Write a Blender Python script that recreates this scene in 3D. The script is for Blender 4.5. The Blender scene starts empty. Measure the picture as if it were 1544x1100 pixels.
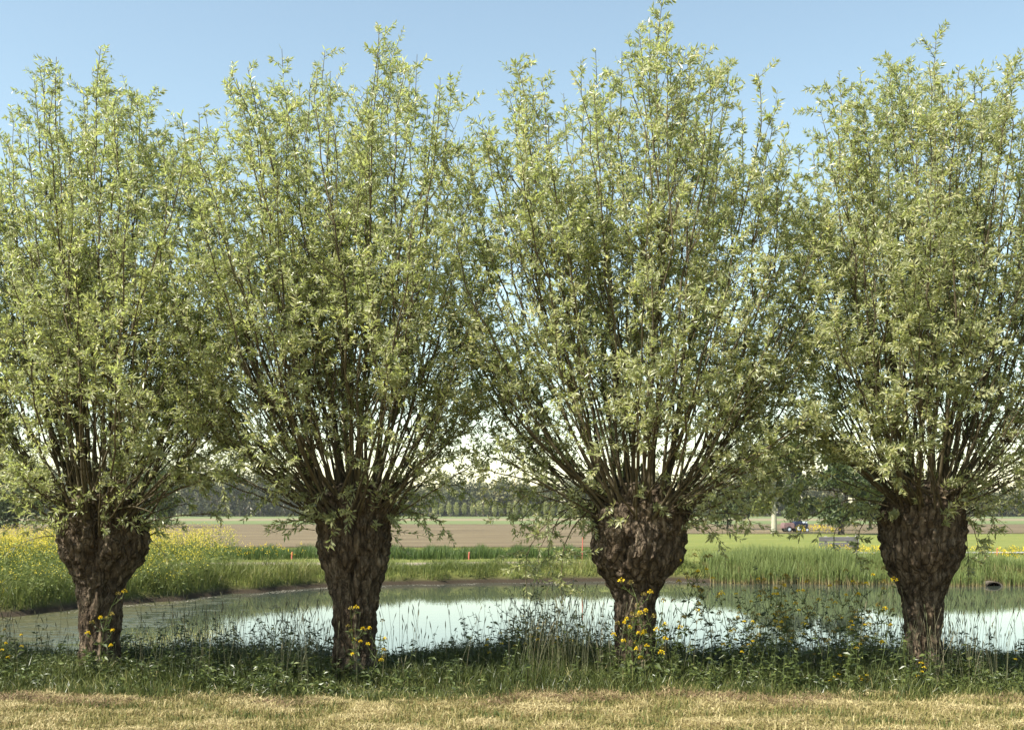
import bpy, math, random
import numpy as np
from mathutils import Vector, noise as mnoise

C = bpy.context.scene
COL = C.collection
R = math.radians
rng = np.random.default_rng(11)
random.seed(11)

# ------------------------------------------------------------------ camera, sky, sun, exposure
FPX = 1716.0                       # focal length in photograph pixels (1544 wide)
HOR = 772.0                        # horizon row of the photograph
EYE = 1.7
cam_d = bpy.data.cameras.new("camera")
cam = bpy.data.objects.new("camera", cam_d)
COL.objects.link(cam)
cam.location = (0, 0, EYE)
cam.rotation_euler = (R(90), 0, 0)
cam_d.sensor_width = 36.0
cam_d.lens = 36.0 * FPX / 1544.0
cam_d.shift_y = (HOR - 550.0) / 1544.0
cam_d.clip_start = 0.1
cam_d.clip_end = 9000
cam_d.dof.use_dof = True
cam_d.dof.focus_distance = 11.8
cam_d.dof.aperture_fstop = 5.0
C.camera = cam

SUN_EL = R(51)
SUN_DIR = Vector((-0.84, -0.54, 0)).normalized() * math.cos(SUN_EL) + Vector((0, 0, math.sin(SUN_EL)))
w = bpy.data.worlds.new("World")
C.world = w
w.use_nodes = True
nt = w.node_tree
bg = nt.nodes["Background"]
sky = nt.nodes.new("ShaderNodeTexSky")
sky.sky_type = 'NISHITA'
sky.sun_disc = False
sky.sun_elevation = SUN_EL
sky.sun_rotation = math.atan2(SUN_DIR.x, SUN_DIR.y)
sky.altitude = 0
sky.air_density = 1.0
sky.dust_density = 0.5
sky.ozone_density = 1.0
wb = nt.nodes.new("ShaderNodeMix"); wb.data_type = 'RGBA'; wb.blend_type = 'MULTIPLY'; wb.inputs[0].default_value = 1.0
wb.inputs[7].default_value = (1.21, 1.12, 0.90, 1)          # the photograph's white balance
nt.links.new(sky.outputs[0], wb.inputs[6])
nt.links.new(wb.outputs[2], bg.inputs[0])
bg.inputs[1].default_value = 0.101
sun_d = bpy.data.lights.new("sun", 'SUN')
sun_d.energy = 5.0
sun_d.angle = R(0.55)
sun_d.color = (1.0, 0.955, 0.87)
sun = bpy.data.objects.new("sun", sun_d)
COL.objects.link(sun)
sun.rotation_euler = (-SUN_DIR).to_track_quat('-Z', 'Y').to_euler()
C.view_settings.view_transform = 'Standard'
C.view_settings.look = 'None'
C.view_settings.exposure = 1.32
C.view_settings.gamma = 1.0
C.cycles.max_bounces = 8
C.cycles.transmission_bounces = 4
C.cycles.caustics_reflective = False
C.cycles.caustics_refractive = False

# ------------------------------------------------------------------ helpers
def mesh(name, V, quads=None, tris=None, mat=None, parent=None, attrs=None, smooth=False):
    V = np.asarray(V, np.float32).reshape(-1, 3)
    me = bpy.data.meshes.new(name)
    nq = 0 if quads is None else len(quads)
    ntr = 0 if tris is None else len(tris)
    me.vertices.add(len(V))
    me.vertices.foreach_set("co", V.ravel())
    idx, start = [], []
    if nq:
        q = np.asarray(quads, np.int32).reshape(-1, 4)
        idx.append(q.ravel())
        start.append(np.arange(nq, dtype=np.int32) * 4)
    if ntr:
        t = np.asarray(tris, np.int32).reshape(-1, 3)
        idx.append(t.ravel())
        start.append(np.arange(ntr, dtype=np.int32) * 3 + nq * 4)
    idx = np.concatenate(idx)
    start = np.concatenate(start)
    me.loops.add(len(idx))
    me.loops.foreach_set("vertex_index", idx)
    me.polygons.add(nq + ntr)
    me.polygons.foreach_set("loop_start", start)
    me.update(calc_edges=True)
    me.polygons.foreach_set("use_smooth", np.full(nq + ntr, smooth, dtype=bool))
    for k, a in (attrs or {}).items():
        at = me.attributes.new(k, 'FLOAT', 'POINT')
        at.data.foreach_set("value", np.asarray(a, np.float32).ravel())
    if mat:
        me.materials.append(mat)
    o = bpy.data.objects.new(name, me)
    COL.objects.link(o)
    if parent:
        o.parent = parent
    return o

class MB:
    """Collects pieces of one mesh."""
    def __init__(s):
        s.V, s.Q, s.T, s.A, s.n = [], [], [], [], 0
    def add(s, V, Q=None, T=None, a=None):
        V = np.asarray(V, float).reshape(-1, 3)
        s.V.append(V)
        if Q is not None and len(Q):
            s.Q.append(np.asarray(Q).reshape(-1, 4) + s.n)
        if T is not None and len(T):
            s.T.append(np.asarray(T).reshape(-1, 3) + s.n)
        s.A.append(np.zeros(len(V)) if a is None else np.broadcast_to(np.asarray(a, float).ravel(), (len(V),)))
        s.n += len(V)
        return s
    def build(s, name, mat, parent=None, smooth=False):
        return mesh(name, np.concatenate(s.V), np.concatenate(s.Q) if s.Q else None,
                    np.concatenate(s.T) if s.T else None, mat, parent, {'rnd': np.concatenate(s.A)}, smooth)

def unit(v):
    return v / np.maximum(np.linalg.norm(v, axis=-1, keepdims=True), 1e-9)

def tubes(P, Rr, sides):
    """P (n,k,3), Rr (n,k) -> verts, quads for n tapered tubes."""
    P = np.asarray(P, float); Rr = np.asarray(Rr, float)
    n, k, _ = P.shape
    T = unit(np.gradient(P, axis=1))
    ref = np.array([0.31, 0.93, 0.17])
    alt = np.array([0.95, -0.2, 0.24])
    ref = np.where((np.abs((T * ref).sum(-1, keepdims=True)) > 0.9), alt, ref)
    A = unit(np.cross(T, ref)); B = np.cross(T, A)
    an = np.arange(sides) / sides * 2 * np.pi
    ring = A[:, :, None, :] * np.cos(an)[None, None, :, None] + B[:, :, None, :] * np.sin(an)[None, None, :, None]
    V = P[:, :, None, :] + ring * Rr[:, :, None, None]
    base = (np.arange(n) * k * sides)[:, None, None]
    i = np.arange(k - 1)[None, :, None] * sides
    j = np.arange(sides)[None, None, :]
    j2 = (j + 1) % sides
    Q = np.stack([base + i + j, base + i + j2, base + i + sides + j2, base + i + sides + j], -1)
    return V.reshape(-1, 3), Q.reshape(-1, 4)

def leaves(P, D, U, L, W, fold=0.25, droop=0.12, broad=0.45):
    """folded two-quad leaves. All arrays length n."""
    n = len(P)
    D = unit(D)
    S = unit(np.cross(D, U))
    N = np.cross(S, D)
    L = np.broadcast_to(L, (n,))[:, None]; W = np.broadcast_to(W, (n,))[:, None]
    b = P
    m = P + D * L * broad - N * W * fold
    l = P + D * L * broad + S * W * 0.5
    r = P + D * L * broad - S * W * 0.5
    t = P + D * L - N * L * droop
    V = np.stack([b, l, t, r, m], 1).reshape(-1, 3)
    o = (np.arange(n) * 5)[:, None]
    Q = np.concatenate([o + np.array([[0, 1, 2, 4]])[:, :] * 1, o + np.array([[0, 4, 2, 3]])], 1).reshape(-1, 4)
    return V, Q

def blades(P, H, Wd, lean, az):
    """grass blades: root P, height H, width Wd, lean (horizontal offset of tip), azimuth."""
    n = len(P)
    d = np.stack([np.cos(az), np.sin(az), np.zeros(n)], 1)
    fa = rng.uniform(0, 2 * np.pi, n)
    s = np.stack([np.cos(fa), np.sin(fa), np.zeros(n)], 1) * (Wd[:, None] * 0.5)
    up = np.array([0, 0, 1.0])
    m = P + d * (lean * 0.3)[:, None] + up * (H * 0.55)[:, None]
    t = P + d * lean[:, None] + up * (H * (1.0 - 0.25 * np.clip(lean / np.maximum(H, 1e-3), 0, 2.6)))[:, None]
    V = np.stack([P - s, P + s, m - s * 0.8, m + s * 0.8, t - s * 0.12, t + s * 0.12], 1).reshape(-1, 3)
    o = (np.arange(n) * 6)[:, None]
    Q = np.concatenate([o + np.array([[0, 1, 3, 2]]), o + np.array([[2, 3, 5, 4]])], 1).reshape(-1, 4)
    hg = np.tile(np.array([0, 0, .55, .55, 1, 1.0]), n)
    return V, Q, hg

def randdir(n):
    return unit(rng.normal(size=(n, 3)))

def box(mb, x0, x1, y0, y1, z0, z1, rot=0.0, org=(0, 0, 0), a=0.5):
    v = np.array([[x, y, z] for x in (x0, x1) for y in (y0, y1) for z in (z0, z1)], float)
    c, s = math.cos(rot), math.sin(rot)
    v = np.stack([v[:, 0] * c - v[:, 1] * s, v[:, 0] * s + v[:, 1] * c, v[:, 2]], 1) + np.array(org)
    mb.add(v, [[0, 1, 3, 2], [4, 6, 7, 5], [0, 4, 5, 1], [2, 3, 7, 6], [0, 2, 6, 4], [1, 5, 7, 3]], a=a)

def bevel(o, wd=0.01):
    m = o.modifiers.new("bevel", 'BEVEL'); m.width = wd; m.segments = 2; m.limit_method = 'ANGLE'
    return o

def tag(o, label=None, cat=None, group=None, kind=None):
    if label: o['label'] = label
    if cat: o['category'] = cat
    if group: o['group'] = group
    if kind: o['kind'] = kind
    return o

def empty(name, loc, rz=0.0):
    o = bpy.data.objects.new(name, None)
    COL.objects.link(o)
    o.location = loc
    o.rotation_euler = (0, 0, rz)
    o.empty_display_size = 0.2
    return o

def copy_tree(o, parent=None):
    c = o.copy()
    COL.objects.link(c)
    if parent: c.parent = parent
    for ch in list(o.children):
        copy_tree(ch, c)
    return c

def px(x, y, d):
    """photograph pixel at distance d -> world point"""
    return np.array([(x - 772.0) / FPX * d, d, EYE - (y - HOR) / FPX * d])

# ------------------------------------------------------------------ materials
def newmat(name):
    m = bpy.data.materials.new(name)
    m.use_nodes = True
    m.node_tree.nodes.clear()
    out = m.node_tree.nodes.new("ShaderNodeOutputMaterial")
    return m, m.node_tree, out

def ramp(ntree, stops):
    n = ntree.nodes.new("ShaderNodeValToRGB")
    el = n.color_ramp.elements
    while len(el) < len(stops):
        el.new(0.5)
    for e, (p, c) in zip(el, stops):
        e.position = p
        e.color = (*c, 1)
    return n

def plant_mat(name, stops, back=None, trans=0.35, tcol=None, rough=0.45, spec=0.4, attr='rnd'):
    m, t, out = newmat(name)
    a = t.nodes.new("ShaderNodeAttribute"); a.attribute_name = attr
    rp = ramp(t, stops)
    t.links.new(a.outputs['Fac'], rp.inputs[0])
    col = rp.outputs[0]
    if back:
        rb = ramp(t, back)
        t.links.new(a.outputs['Fac'], rb.inputs[0])
        g = t.nodes.new("ShaderNodeNewGeometry")
        mx = t.nodes.new("ShaderNodeMix"); mx.data_type = 'RGBA'
        t.links.new(g.outputs['Backfacing'], mx.inputs[0])
        t.links.new(rp.outputs[0], mx.inputs[6]); t.links.new(rb.outputs[0], mx.inputs[7])
        col = mx.outputs[2]
    p = t.nodes.new("ShaderNodeBsdfPrincipled")
    p.inputs['Roughness'].default_value = rough
    p.inputs['Specular IOR Level'].default_value = spec
    t.links.new(col, p.inputs['Base Color'])
    tr = t.nodes.new("ShaderNodeBsdfTranslucent")
    if tcol:
        hs = t.nodes.new("ShaderNodeMix"); hs.data_type = 'RGBA'; hs.blend_type = 'MULTIPLY'
        hs.inputs[0].default_value = 1.0
        hs.inputs[7].default_value = (*tcol, 1)
        t.links.new(rp.outputs[0], hs.inputs[6])
        t.links.new(hs.outputs[2], tr.inputs[0])
    else:
        t.links.new(col, tr.inputs[0])
    ms = t.nodes.new("ShaderNodeMixShader"); ms.inputs[0].default_value = trans
    t.links.new(p.outputs[0], ms.inputs[1]); t.links.new(tr.outputs[0], ms.inputs[2])
    t.links.new(ms.outputs[0], out.inputs[0])
    return m

def noise_node(t, scale, detail=4, rough=0.6, vec=None, mapping=None):
    n = t.nodes.new("ShaderNodeTexNoise")
    n.inputs['Scale'].default_value = scale
    n.inputs['Detail'].default_value = detail
    n.inputs['Roughness'].default_value = rough
    if vec is not None:
        if mapping:
            mp = t.nodes.new("ShaderNodeMapping"); mp.inputs['Scale'].default_value = mapping
            t.links.new(vec, mp.inputs[0]); vec = mp.outputs[0]
        t.links.new(vec, n.inputs['Vector'])
    return n

def noise_mat(name, stops, scale, mapping=(1, 1, 1), rough=0.9, bump=0.3, detail=6, spec=0.2, bscale=None, dist=0.02):
    m, t, out = newmat(name)
    tc = t.nodes.new("ShaderNodeTexCoord")
    n = noise_node(t, scale, detail, 0.65, tc.outputs['Object'], mapping)
    rp = ramp(t, stops)
    t.links.new(n.outputs[0], rp.inputs[0])
    p = t.nodes.new("ShaderNodeBsdfPrincipled")
    p.inputs['Roughness'].default_value = rough
    p.inputs['Specular IOR Level'].default_value = spec
    t.links.new(rp.outputs[0], p.inputs['Base Color'])
    n2 = noise_node(t, bscale or scale * 3, 5, 0.7, tc.outputs['Object'], mapping)
    b = t.nodes.new("ShaderNodeBump"); b.inputs['Strength'].default_value = bump; b.inputs['Distance'].default_value = dist
    t.links.new(n2.outputs[0], b.inputs['Height'])
    t.links.new(b.outputs[0], p.inputs['Normal'])
    t.links.new(p.outputs[0], out.inputs[0])
    return m

M = {}
M['willow_leaf'] = plant_mat("willow_leaf",
    [(0, (0.188, 0.206, 0.098)), (0.4, (0.292, 0.302, 0.150)), (0.75, (0.38, 0.372, 0.200)), (1, (0.49, 0.42, 0.18))],
    back=[(0, (0.27, 0.30, 0.19)), (0.6, (0.36, 0.385, 0.27)), (1, (0.44, 0.45, 0.33))],
    trans=0.45, tcol=(1.55, 1.75, 0.95), rough=0.36, spec=0.55)
M['branch_bark'] = noise_mat("branch_bark", [(0.3, (0.048, 0.038, 0.022)), (0.6, (0.105, 0.087, 0.050)), (0.8, (0.175, 0.15, 0.088))], 9, (1, 1, 0.25), bump=0.4)

def bark_material():
    m, t, out = newmat("trunk_bark")
    tc = t.nodes.new("ShaderNodeTexCoord")
    v = t.nodes.new("ShaderNodeTexVoronoi"); v.feature = 'DISTANCE_TO_EDGE'; v.inputs['Scale'].default_value = 17
    n0 = noise_node(t, 5, 4, 0.6, tc.outputs['Object'])
    mp = t.nodes.new("ShaderNodeMapping"); mp.inputs['Scale'].default_value = (1, 1, 0.17)
    add = t.nodes.new("ShaderNodeMix"); add.data_type = 'VECTOR'; add.inputs[0].default_value = 0.13
    t.links.new(tc.outputs['Object'], add.inputs[4]); t.links.new(n0.outputs['Color'], add.inputs[5])
    t.links.new(add.outputs[1], mp.inputs[0]); t.links.new(mp.outputs[0], v.inputs['Vector'])
    n1 = noise_node(t, 14, 8, 0.72, tc.outputs['Object'], (1, 1, 0.35))
    n2 = noise_node(t, 2.3, 4, 0.6, tc.outputs['Object'])
    r1 = ramp(t, [(0.30, (0.026, 0.020, 0.014)), (0.50, (0.092, 0.074, 0.054)), (0.70, (0.25, 0.213, 0.165))])
    t.links.new(n1.outputs[0], r1.inputs[0])
    r2 = ramp(t, [(0.35, (0.85, 0.74, 0.62)), (0.62, (1.05, 1.0, 0.93))])
    t.links.new(n2.outputs[0], r2.inputs[0])
    mu = t.nodes.new("ShaderNodeMix"); mu.data_type = 'RGBA'; mu.blend_type = 'MULTIPLY'; mu.inputs[0].default_value = 1
    t.links.new(r1.outputs[0], mu.inputs[6]); t.links.new(r2.outputs[0], mu.inputs[7])
    p = t.nodes.new("ShaderNodeBsdfPrincipled")
    p.inputs['Roughness'].default_value = 0.92; p.inputs['Specular IOR Level'].default_value = 0.15
    crv = t.nodes.new("ShaderNodeMapRange"); crv.inputs[2].default_value = 0.16; crv.inputs[3].default_value = 0.42
    t.links.new(v.outputs[0], crv.inputs[0])
    mu2 = t.nodes.new("ShaderNodeMix"); mu2.data_type = 'RGBA'; mu2.blend_type = 'MULTIPLY'; mu2.inputs[0].default_value = 1
    t.links.new(mu.outputs[2], mu2.inputs[6]); t.links.new(crv.outputs[0], mu2.inputs[7])
    t.links.new(mu2.outputs[2], p.inputs['Base Color'])
    mr = t.nodes.new("ShaderNodeMapRange"); mr.inputs[1].default_value = 0; mr.inputs[2].default_value = 0.22
    t.links.new(v.outputs[0], mr.inputs[0])
    ad = t.nodes.new("ShaderNodeMath"); ad.operation = 'MULTIPLY_ADD'; ad.inputs[1].default_value = 0.9
    t.links.new(n1.outputs[0], ad.inputs[0]); t.links.new(mr.outputs[0], ad.inputs[2])
    b = t.nodes.new("ShaderNodeBump"); b.inputs['Strength'].default_value = 0.9; b.inputs['Distance'].default_value = 0.022
    t.links.new(ad.outputs[0], b.inputs['Height']); t.links.new(b.outputs[0], p.inputs['Normal'])
    t.links.new(p.outputs[0], out.inputs[0])
    return m
M['bark'] = bark_material()

M['herb_grass'] = plant_mat("herb_grass", [(0, (0.034, 0.046, 0.012)), (0.5, (0.080, 0.100, 0.025)), (0.85, (0.16, 0.175, 0.05)), (1, (0.32, 0.27, 0.12))], trans=0.3, rough=0.4, spec=0.45)
M['herb_leaf'] = plant_mat("herb_leaf", [(0, (0.036, 0.052, 0.014)), (0.6, (0.080, 0.105, 0.027)), (1, (0.165, 0.185, 0.05))], trans=0.28, rough=0.4, spec=0.5)
M['seed_stalk'] = plant_mat("seed_stalk", [(0, (0.07, 0.085, 0.04)), (0.5, (0.125, 0.125, 0.065)), (1, (0.22, 0.185, 0.11))], trans=0.2, rough=0.6)
M['straw'] = plant_mat("straw", [(0, (0.075, 0.10, 0.025)), (0.22, (0.17, 0.165, 0.05)), (0.55, (0.255, 0.21, 0.082)), (1, (0.44, 0.37, 0.19))], trans=0.25, rough=0.55, spec=0.3)
M['litter'] = plant_mat("litter", [(0, (0.10, 0.06, 0.03)), (0.6, (0.20, 0.13, 0.07)), (1, (0.36, 0.27, 0.15))], trans=0.15, rough=0.7)
M['debris'] = plant_mat("debris", [(0, (0.10, 0.09, 0.06)), (1, (0.34, 0.31, 0.25))], trans=0.0, rough=0.7)
M['petal'] = plant_mat("petal", [(0, (0.62, 0.42, 0.01)), (1, (0.85, 0.68, 0.03))], trans=0.35, rough=0.5)
M['pale_petal'] = plant_mat("pale_petal", [(0, (0.58, 0.47, 0.03)), (1, (0.78, 0.68, 0.10))], trans=0.35, rough=0.5)
M['spent_petal'] = plant_mat("spent_petal", [(0, (0.16, 0.13, 0.03)), (1, (0.34, 0.26, 0.05))], trans=0.3, rough=0.6)
M['white_petal'] = plant_mat("white_petal", [(0, (0.22, 0.24, 0.16)), (1, (0.42, 0.43, 0.34))], trans=0.35, rough=0.6)
M['bank_grass'] = plant_mat("bank_grass", [(0, (0.055, 0.080, 0.018)), (0.5, (0.135, 0.165, 0.036)), (0.85, (0.21, 0.215, 0.06)), (1, (0.34, 0.29, 0.12))], trans=0.35, rough=0.5)
M['reed'] = plant_mat("reed", [(0, (0.32, 0.23, 0.12)), (0.18, (0.28, 0.24, 0.11)), (0.34, (0.14, 0.185, 0.05)), (1, (0.21, 0.25, 0.085))], trans=0.35, rough=0.5)
M['crop'] = plant_mat("crop", [(0, (0.04, 0.075, 0.018)), (0.6, (0.085, 0.135, 0.03)), (1, (0.15, 0.18, 0.05))], trans=0.35, rough=0.5)
M['rape_leaf'] = plant_mat("rape_leaf", [(0, (0.065, 0.095, 0.022)), (0.6, (0.15, 0.19, 0.045)), (1, (0.25, 0.27, 0.075))], trans=0.35, rough=0.5)
M['tree_leaf'] = plant_mat("tree_leaf", [(0, (0.035, 0.055, 0.018)), (0.6, (0.07, 0.10, 0.03)), (1, (0.13, 0.15, 0.04))], trans=0.3, rough=0.5)
M['lime_leaf'] = plant_mat("lime_leaf", [(0, (0.08, 0.10, 0.02)), (0.6, (0.14, 0.165, 0.035)), (1, (0.21, 0.22, 0.05))], trans=0.35, rough=0.5)
M['wood_leaf'] = plant_mat("wood_leaf", [(0, (0.035, 0.045, 0.018)), (0.5, (0.08, 0.088, 0.032)), (0.8, (0.15, 0.145, 0.05)), (1, (0.21, 0.18, 0.065))], trans=0.2, rough=0.7)
M['poplar_leaf'] = plant_mat("poplar_leaf", [(0, (0.22, 0.24, 0.07)), (1, (0.34, 0.35, 0.13))], trans=0.35, rough=0.6)
M['far_bark'] = noise_mat("far_bark", [(0.3, (0.05, 0.04, 0.03)), (0.7, (0.10, 0.085, 0.065))], 3)
M['pale_bark'] = noise_mat("pale_bark", [(0.3, (0.26, 0.25, 0.17)), (0.7, (0.42, 0.40, 0.30))], 4)
M['grey_wood'] = noise_mat("grey_wood", [(0.3, (0.09, 0.085, 0.085)), (0.7, (0.17, 0.16, 0.16))], 6, (0.3, 1, 1))
M['concrete'] = noise_mat("concrete", [(0.3, (0.25, 0.23, 0.20)), (0.7, (0.38, 0.36, 0.32))], 5)
M['old_concrete'] = noise_mat("old_concrete", [(0.3, (0.055, 0.045, 0.033)), (0.7, (0.13, 0.11, 0.085))], 7)
M['soil'] = noise_mat("soil", [(0.3, (0.03, 0.024, 0.016)), (0.7, (0.075, 0.06, 0.04))], 4)
M['red_paint'] = noise_mat("red_paint", [(0.3, (0.38, 0.10, 0.07)), (0.7, (0.50, 0.16, 0.11))], 3, rough=0.5)
M['rust'] = noise_mat("rust", [(0.3, (0.14, 0.085, 0.085)), (0.7, (0.24, 0.16, 0.15))], 3)
M['blue_black'] = noise_mat("blue_black", [(0.3, (0.012, 0.016, 0.035)), (0.7, (0.03, 0.04, 0.08))], 3, rough=0.5)
M['white_paint'] = noise_mat("white_paint", [(0.3, (0.45, 0.52, 0.6)), (0.7, (0.62, 0.68, 0.74))], 3, rough=0.5)
M['rubber'] = noise_mat("rubber", [(0.3, (0.015, 0.015, 0.015)), (0.7, (0.03, 0.03, 0.03))], 8, rough=0.85)

# ------------------------------------------------------------------ pond outline and terrain
SHORE = np.array([(-40, 13.6), (-26, 14.3), (-14, 14.9), (-8, 14.7), (-3, 15.0), (2, 14.8), (7, 15.1), (13, 14.8), (22, 15.2), (34, 17),
                  (36, 24), (30, 30), (22, 32.4), (17.5, 33.2), (15.2, 33.9), (13.2, 34.3), (11.6, 34.8), (9, 35.0), (7.2, 35.3), (6.0, 35.7), (4.8, 36.3), (2.7, 36.2),
                  (-1.5, 35.2), (-4.2, 34.0), (-5.6, 33.0), (-6.9, 31.4), (-8.0, 29.2), (-9.8, 25.6), (-10.8, 23.7), (-14.5, 20.5), (-22, 17.5), (-34, 15)], float)

def shore_sd(x, y):
    """signed distance to the pond outline, positive outside."""
    x = np.asarray(x, float); y = np.asarray(y, float)
    wob = 0.16 * np.sin(x * 2.1 + 0.7 * y) + 0.10 * np.sin(x * 5.3 + 1.3) + 0.07 * np.sin(y * 4.1 + x)
    d = np.full(x.shape, 1e9)
    ins = np.zeros(x.shape, bool)
    n = len(SHORE)
    for i in range(n):
        ax, ay = SHORE[i]; bx, by = SHORE[(i + 1) % n]
        ex, ey = bx - ax, by - ay
        t = np.clip(((x - ax) * ex + (y - ay) * ey) / (ex * ex + ey * ey), 0, 1)
        d = np.minimum(d, np.hypot(x - ax - t * ex, y - ay - t * ey))
        c = ((ay > y) != (by > y)) & (x < (bx - ax) * (y - ay) / (by - ay + 1e-12) + ax)
        ins ^= c
    return np.where(ins, -d, d) + wob

def sstep(a, b, v):
    t = np.clip((v - a) / (b - a), 0, 1)
    return t * t * (3 - 2 * t)

WATER = -0.5
def gz(x, y):
    x = np.asarray(x, float); y = np.asarray(y, float)
    sd = shore_sd(x, y)
    top = np.where(y < 18, 0.0, -0.1) + 0.03 * np.sin(x * 0.9 + y * 0.6) * sstep(0, 3, sd) * (y < 60)
    wd = np.where(y < 18, 2.2, 0.7)
    out = WATER - 0.06 + (top - WATER + 0.06) * sstep(0, 1, np.clip(sd / wd, 0, 1))
    inn = WATER - 0.06 - 0.9 * sstep(0, 4, -sd)
    return np.where(sd > 0, out, inn)

xs = np.unique(np.concatenate([np.linspace(-32, 40, 200), np.geomspace(40, 3500, 22), -np.geomspace(32, 3500, 22)]))
ys = np.unique(np.concatenate([np.linspace(-4, 8, 14), np.linspace(8, 48, 150), np.geomspace(48, 5000, 40), -np.geomspace(4, 600, 8)]))
X, Y = np.meshgrid(xs, ys)
Z = gz(X, Y)
nx, ny = len(xs), len(ys)
I = (np.arange(ny - 1)[:, None] * nx + np.arange(nx - 1)[None, :]).ravel()
Qg = np.stack([I, I + 1, I + nx + 1, I + nx], 1)

def ground_material():
    m, t, out = newmat("ground_soil_and_turf")
    g = t.nodes.new("ShaderNodeNewGeometry")
    sp = t.nodes.new("ShaderNodeSeparateXYZ")
    t.links.new(g.outputs['Position'], sp.inputs[0])
    nb = noise_node(t, 1.1, 5, 0.7, g.outputs['Position'])
    off = t.nodes.new("ShaderNodeMath"); off.operation = 'MULTIPLY_ADD'; off.inputs[1].default_value = 1.6
    t.links.new(nb.outputs[0], off.inputs[0]); t.links.new(sp.outputs[1], off.inputs[2])
    nf = noise_node(t, 30, 6, 0.75, g.outputs['Position'])
    nm = noise_node(t, 2.2, 6, 0.7, g.outputs['Position'])
    straw = ramp(t, [(0.3, (0.09, 0.06, 0.03)), (0.5, (0.22, 0.16, 0.07)), (0.7, (0.34, 0.27, 0.12))])
    t.links.new(nf.outputs[0], straw.inputs[0])
    soil = ramp(t, [(0.3, (0.022, 0.022, 0.011)), (0.7, (0.05, 0.055, 0.022))])
    t.links.new(nf.outputs[0], soil.inputs[0])
    turf = ramp(t, [(0.25, (0.115, 0.145, 0.045)), (0.5, (0.145, 0.165, 0.045)), (0.75, (0.22, 0.205, 0.075))])
    t.links.new(nm.outputs[0], turf.inputs[0])
    nl = noise_node(t, 0.35, 5, 0.65, g.outputs['Position'], (0.4, 1, 1))
    tv = ramp(t, [(0.3, (0.68, 0.74, 0.62)), (0.5, (0.92, 0.92, 0.85)), (0.7, (1.12, 1.05, 1.0))])
    t.links.new(nl.outputs[0], tv.inputs[0])
    tm = t.nodes.new("ShaderNodeMix"); tm.data_type = 'RGBA'; tm.blend_type = 'MULTIPLY'; tm.inputs[0].default_value = 1
    t.links.new(turf.outputs[0], tm.inputs[6]); t.links.new(tv.outputs[0], tm.inputs[7])
    def zone(a, b, lo, hi):
        r = t.nodes.new("ShaderNodeMapRange"); r.interpolation_type = 'SMOOTHSTEP'
        r.inputs[1].default_value = a; r.inputs[2].default_value = b
        t.links.new(off.outputs[0], r.inputs[0])
        mx = t.nodes.new("ShaderNodeMix"); mx.data_type = 'RGBA'
        t.links.new(r.outputs[0], mx.inputs[0]); t.links.new(lo, mx.inputs[6]); t.links.new(hi, mx.inputs[7])
        return mx.outputs[2]
    c = zone(10.95, 11.35, straw.outputs[0], soil.outputs[0])
    c = zone(19, 20, c, tm.outputs[2])
    rz = t.nodes.new("ShaderNodeMapRange"); rz.inputs[1].default_value = -0.42; rz.inputs[2].default_value = -0.2
    t.links.new(sp.outputs[2], rz.inputs[0])
    mud = t.nodes.new("ShaderNodeMix"); mud.data_type = 'RGBA'
    mud.inputs[6].default_value = (0.035, 0.027, 0.018, 1)
    t.links.new(rz.outputs[0], mud.inputs[0]); t.links.new(c, mud.inputs[7])
    p = t.nodes.new("ShaderNodeBsdfPrincipled"); p.inputs['Roughness'].default_value = 0.95; p.inputs['Specular IOR Level'].default_value = 0.1
    t.links.new(mud.outputs[2], p.inputs['Base Color'])
    b = t.nodes.new("ShaderNodeBump"); b.inputs['Strength'].default_value = 0.6; b.inputs['Distance'].default_value = 0.04
    t.links.new(nf.outputs[0], b.inputs['Height']); t.links.new(b.outputs[0], p.inputs['Normal'])
    t.links.new(p.outputs[0], out.inputs[0])
    return m
ground = mesh("ground", np.stack([X.ravel(), Y.ravel(), Z.ravel()], 1), Qg, mat=ground_material(), smooth=True)
tag(ground, kind='structure')

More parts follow.
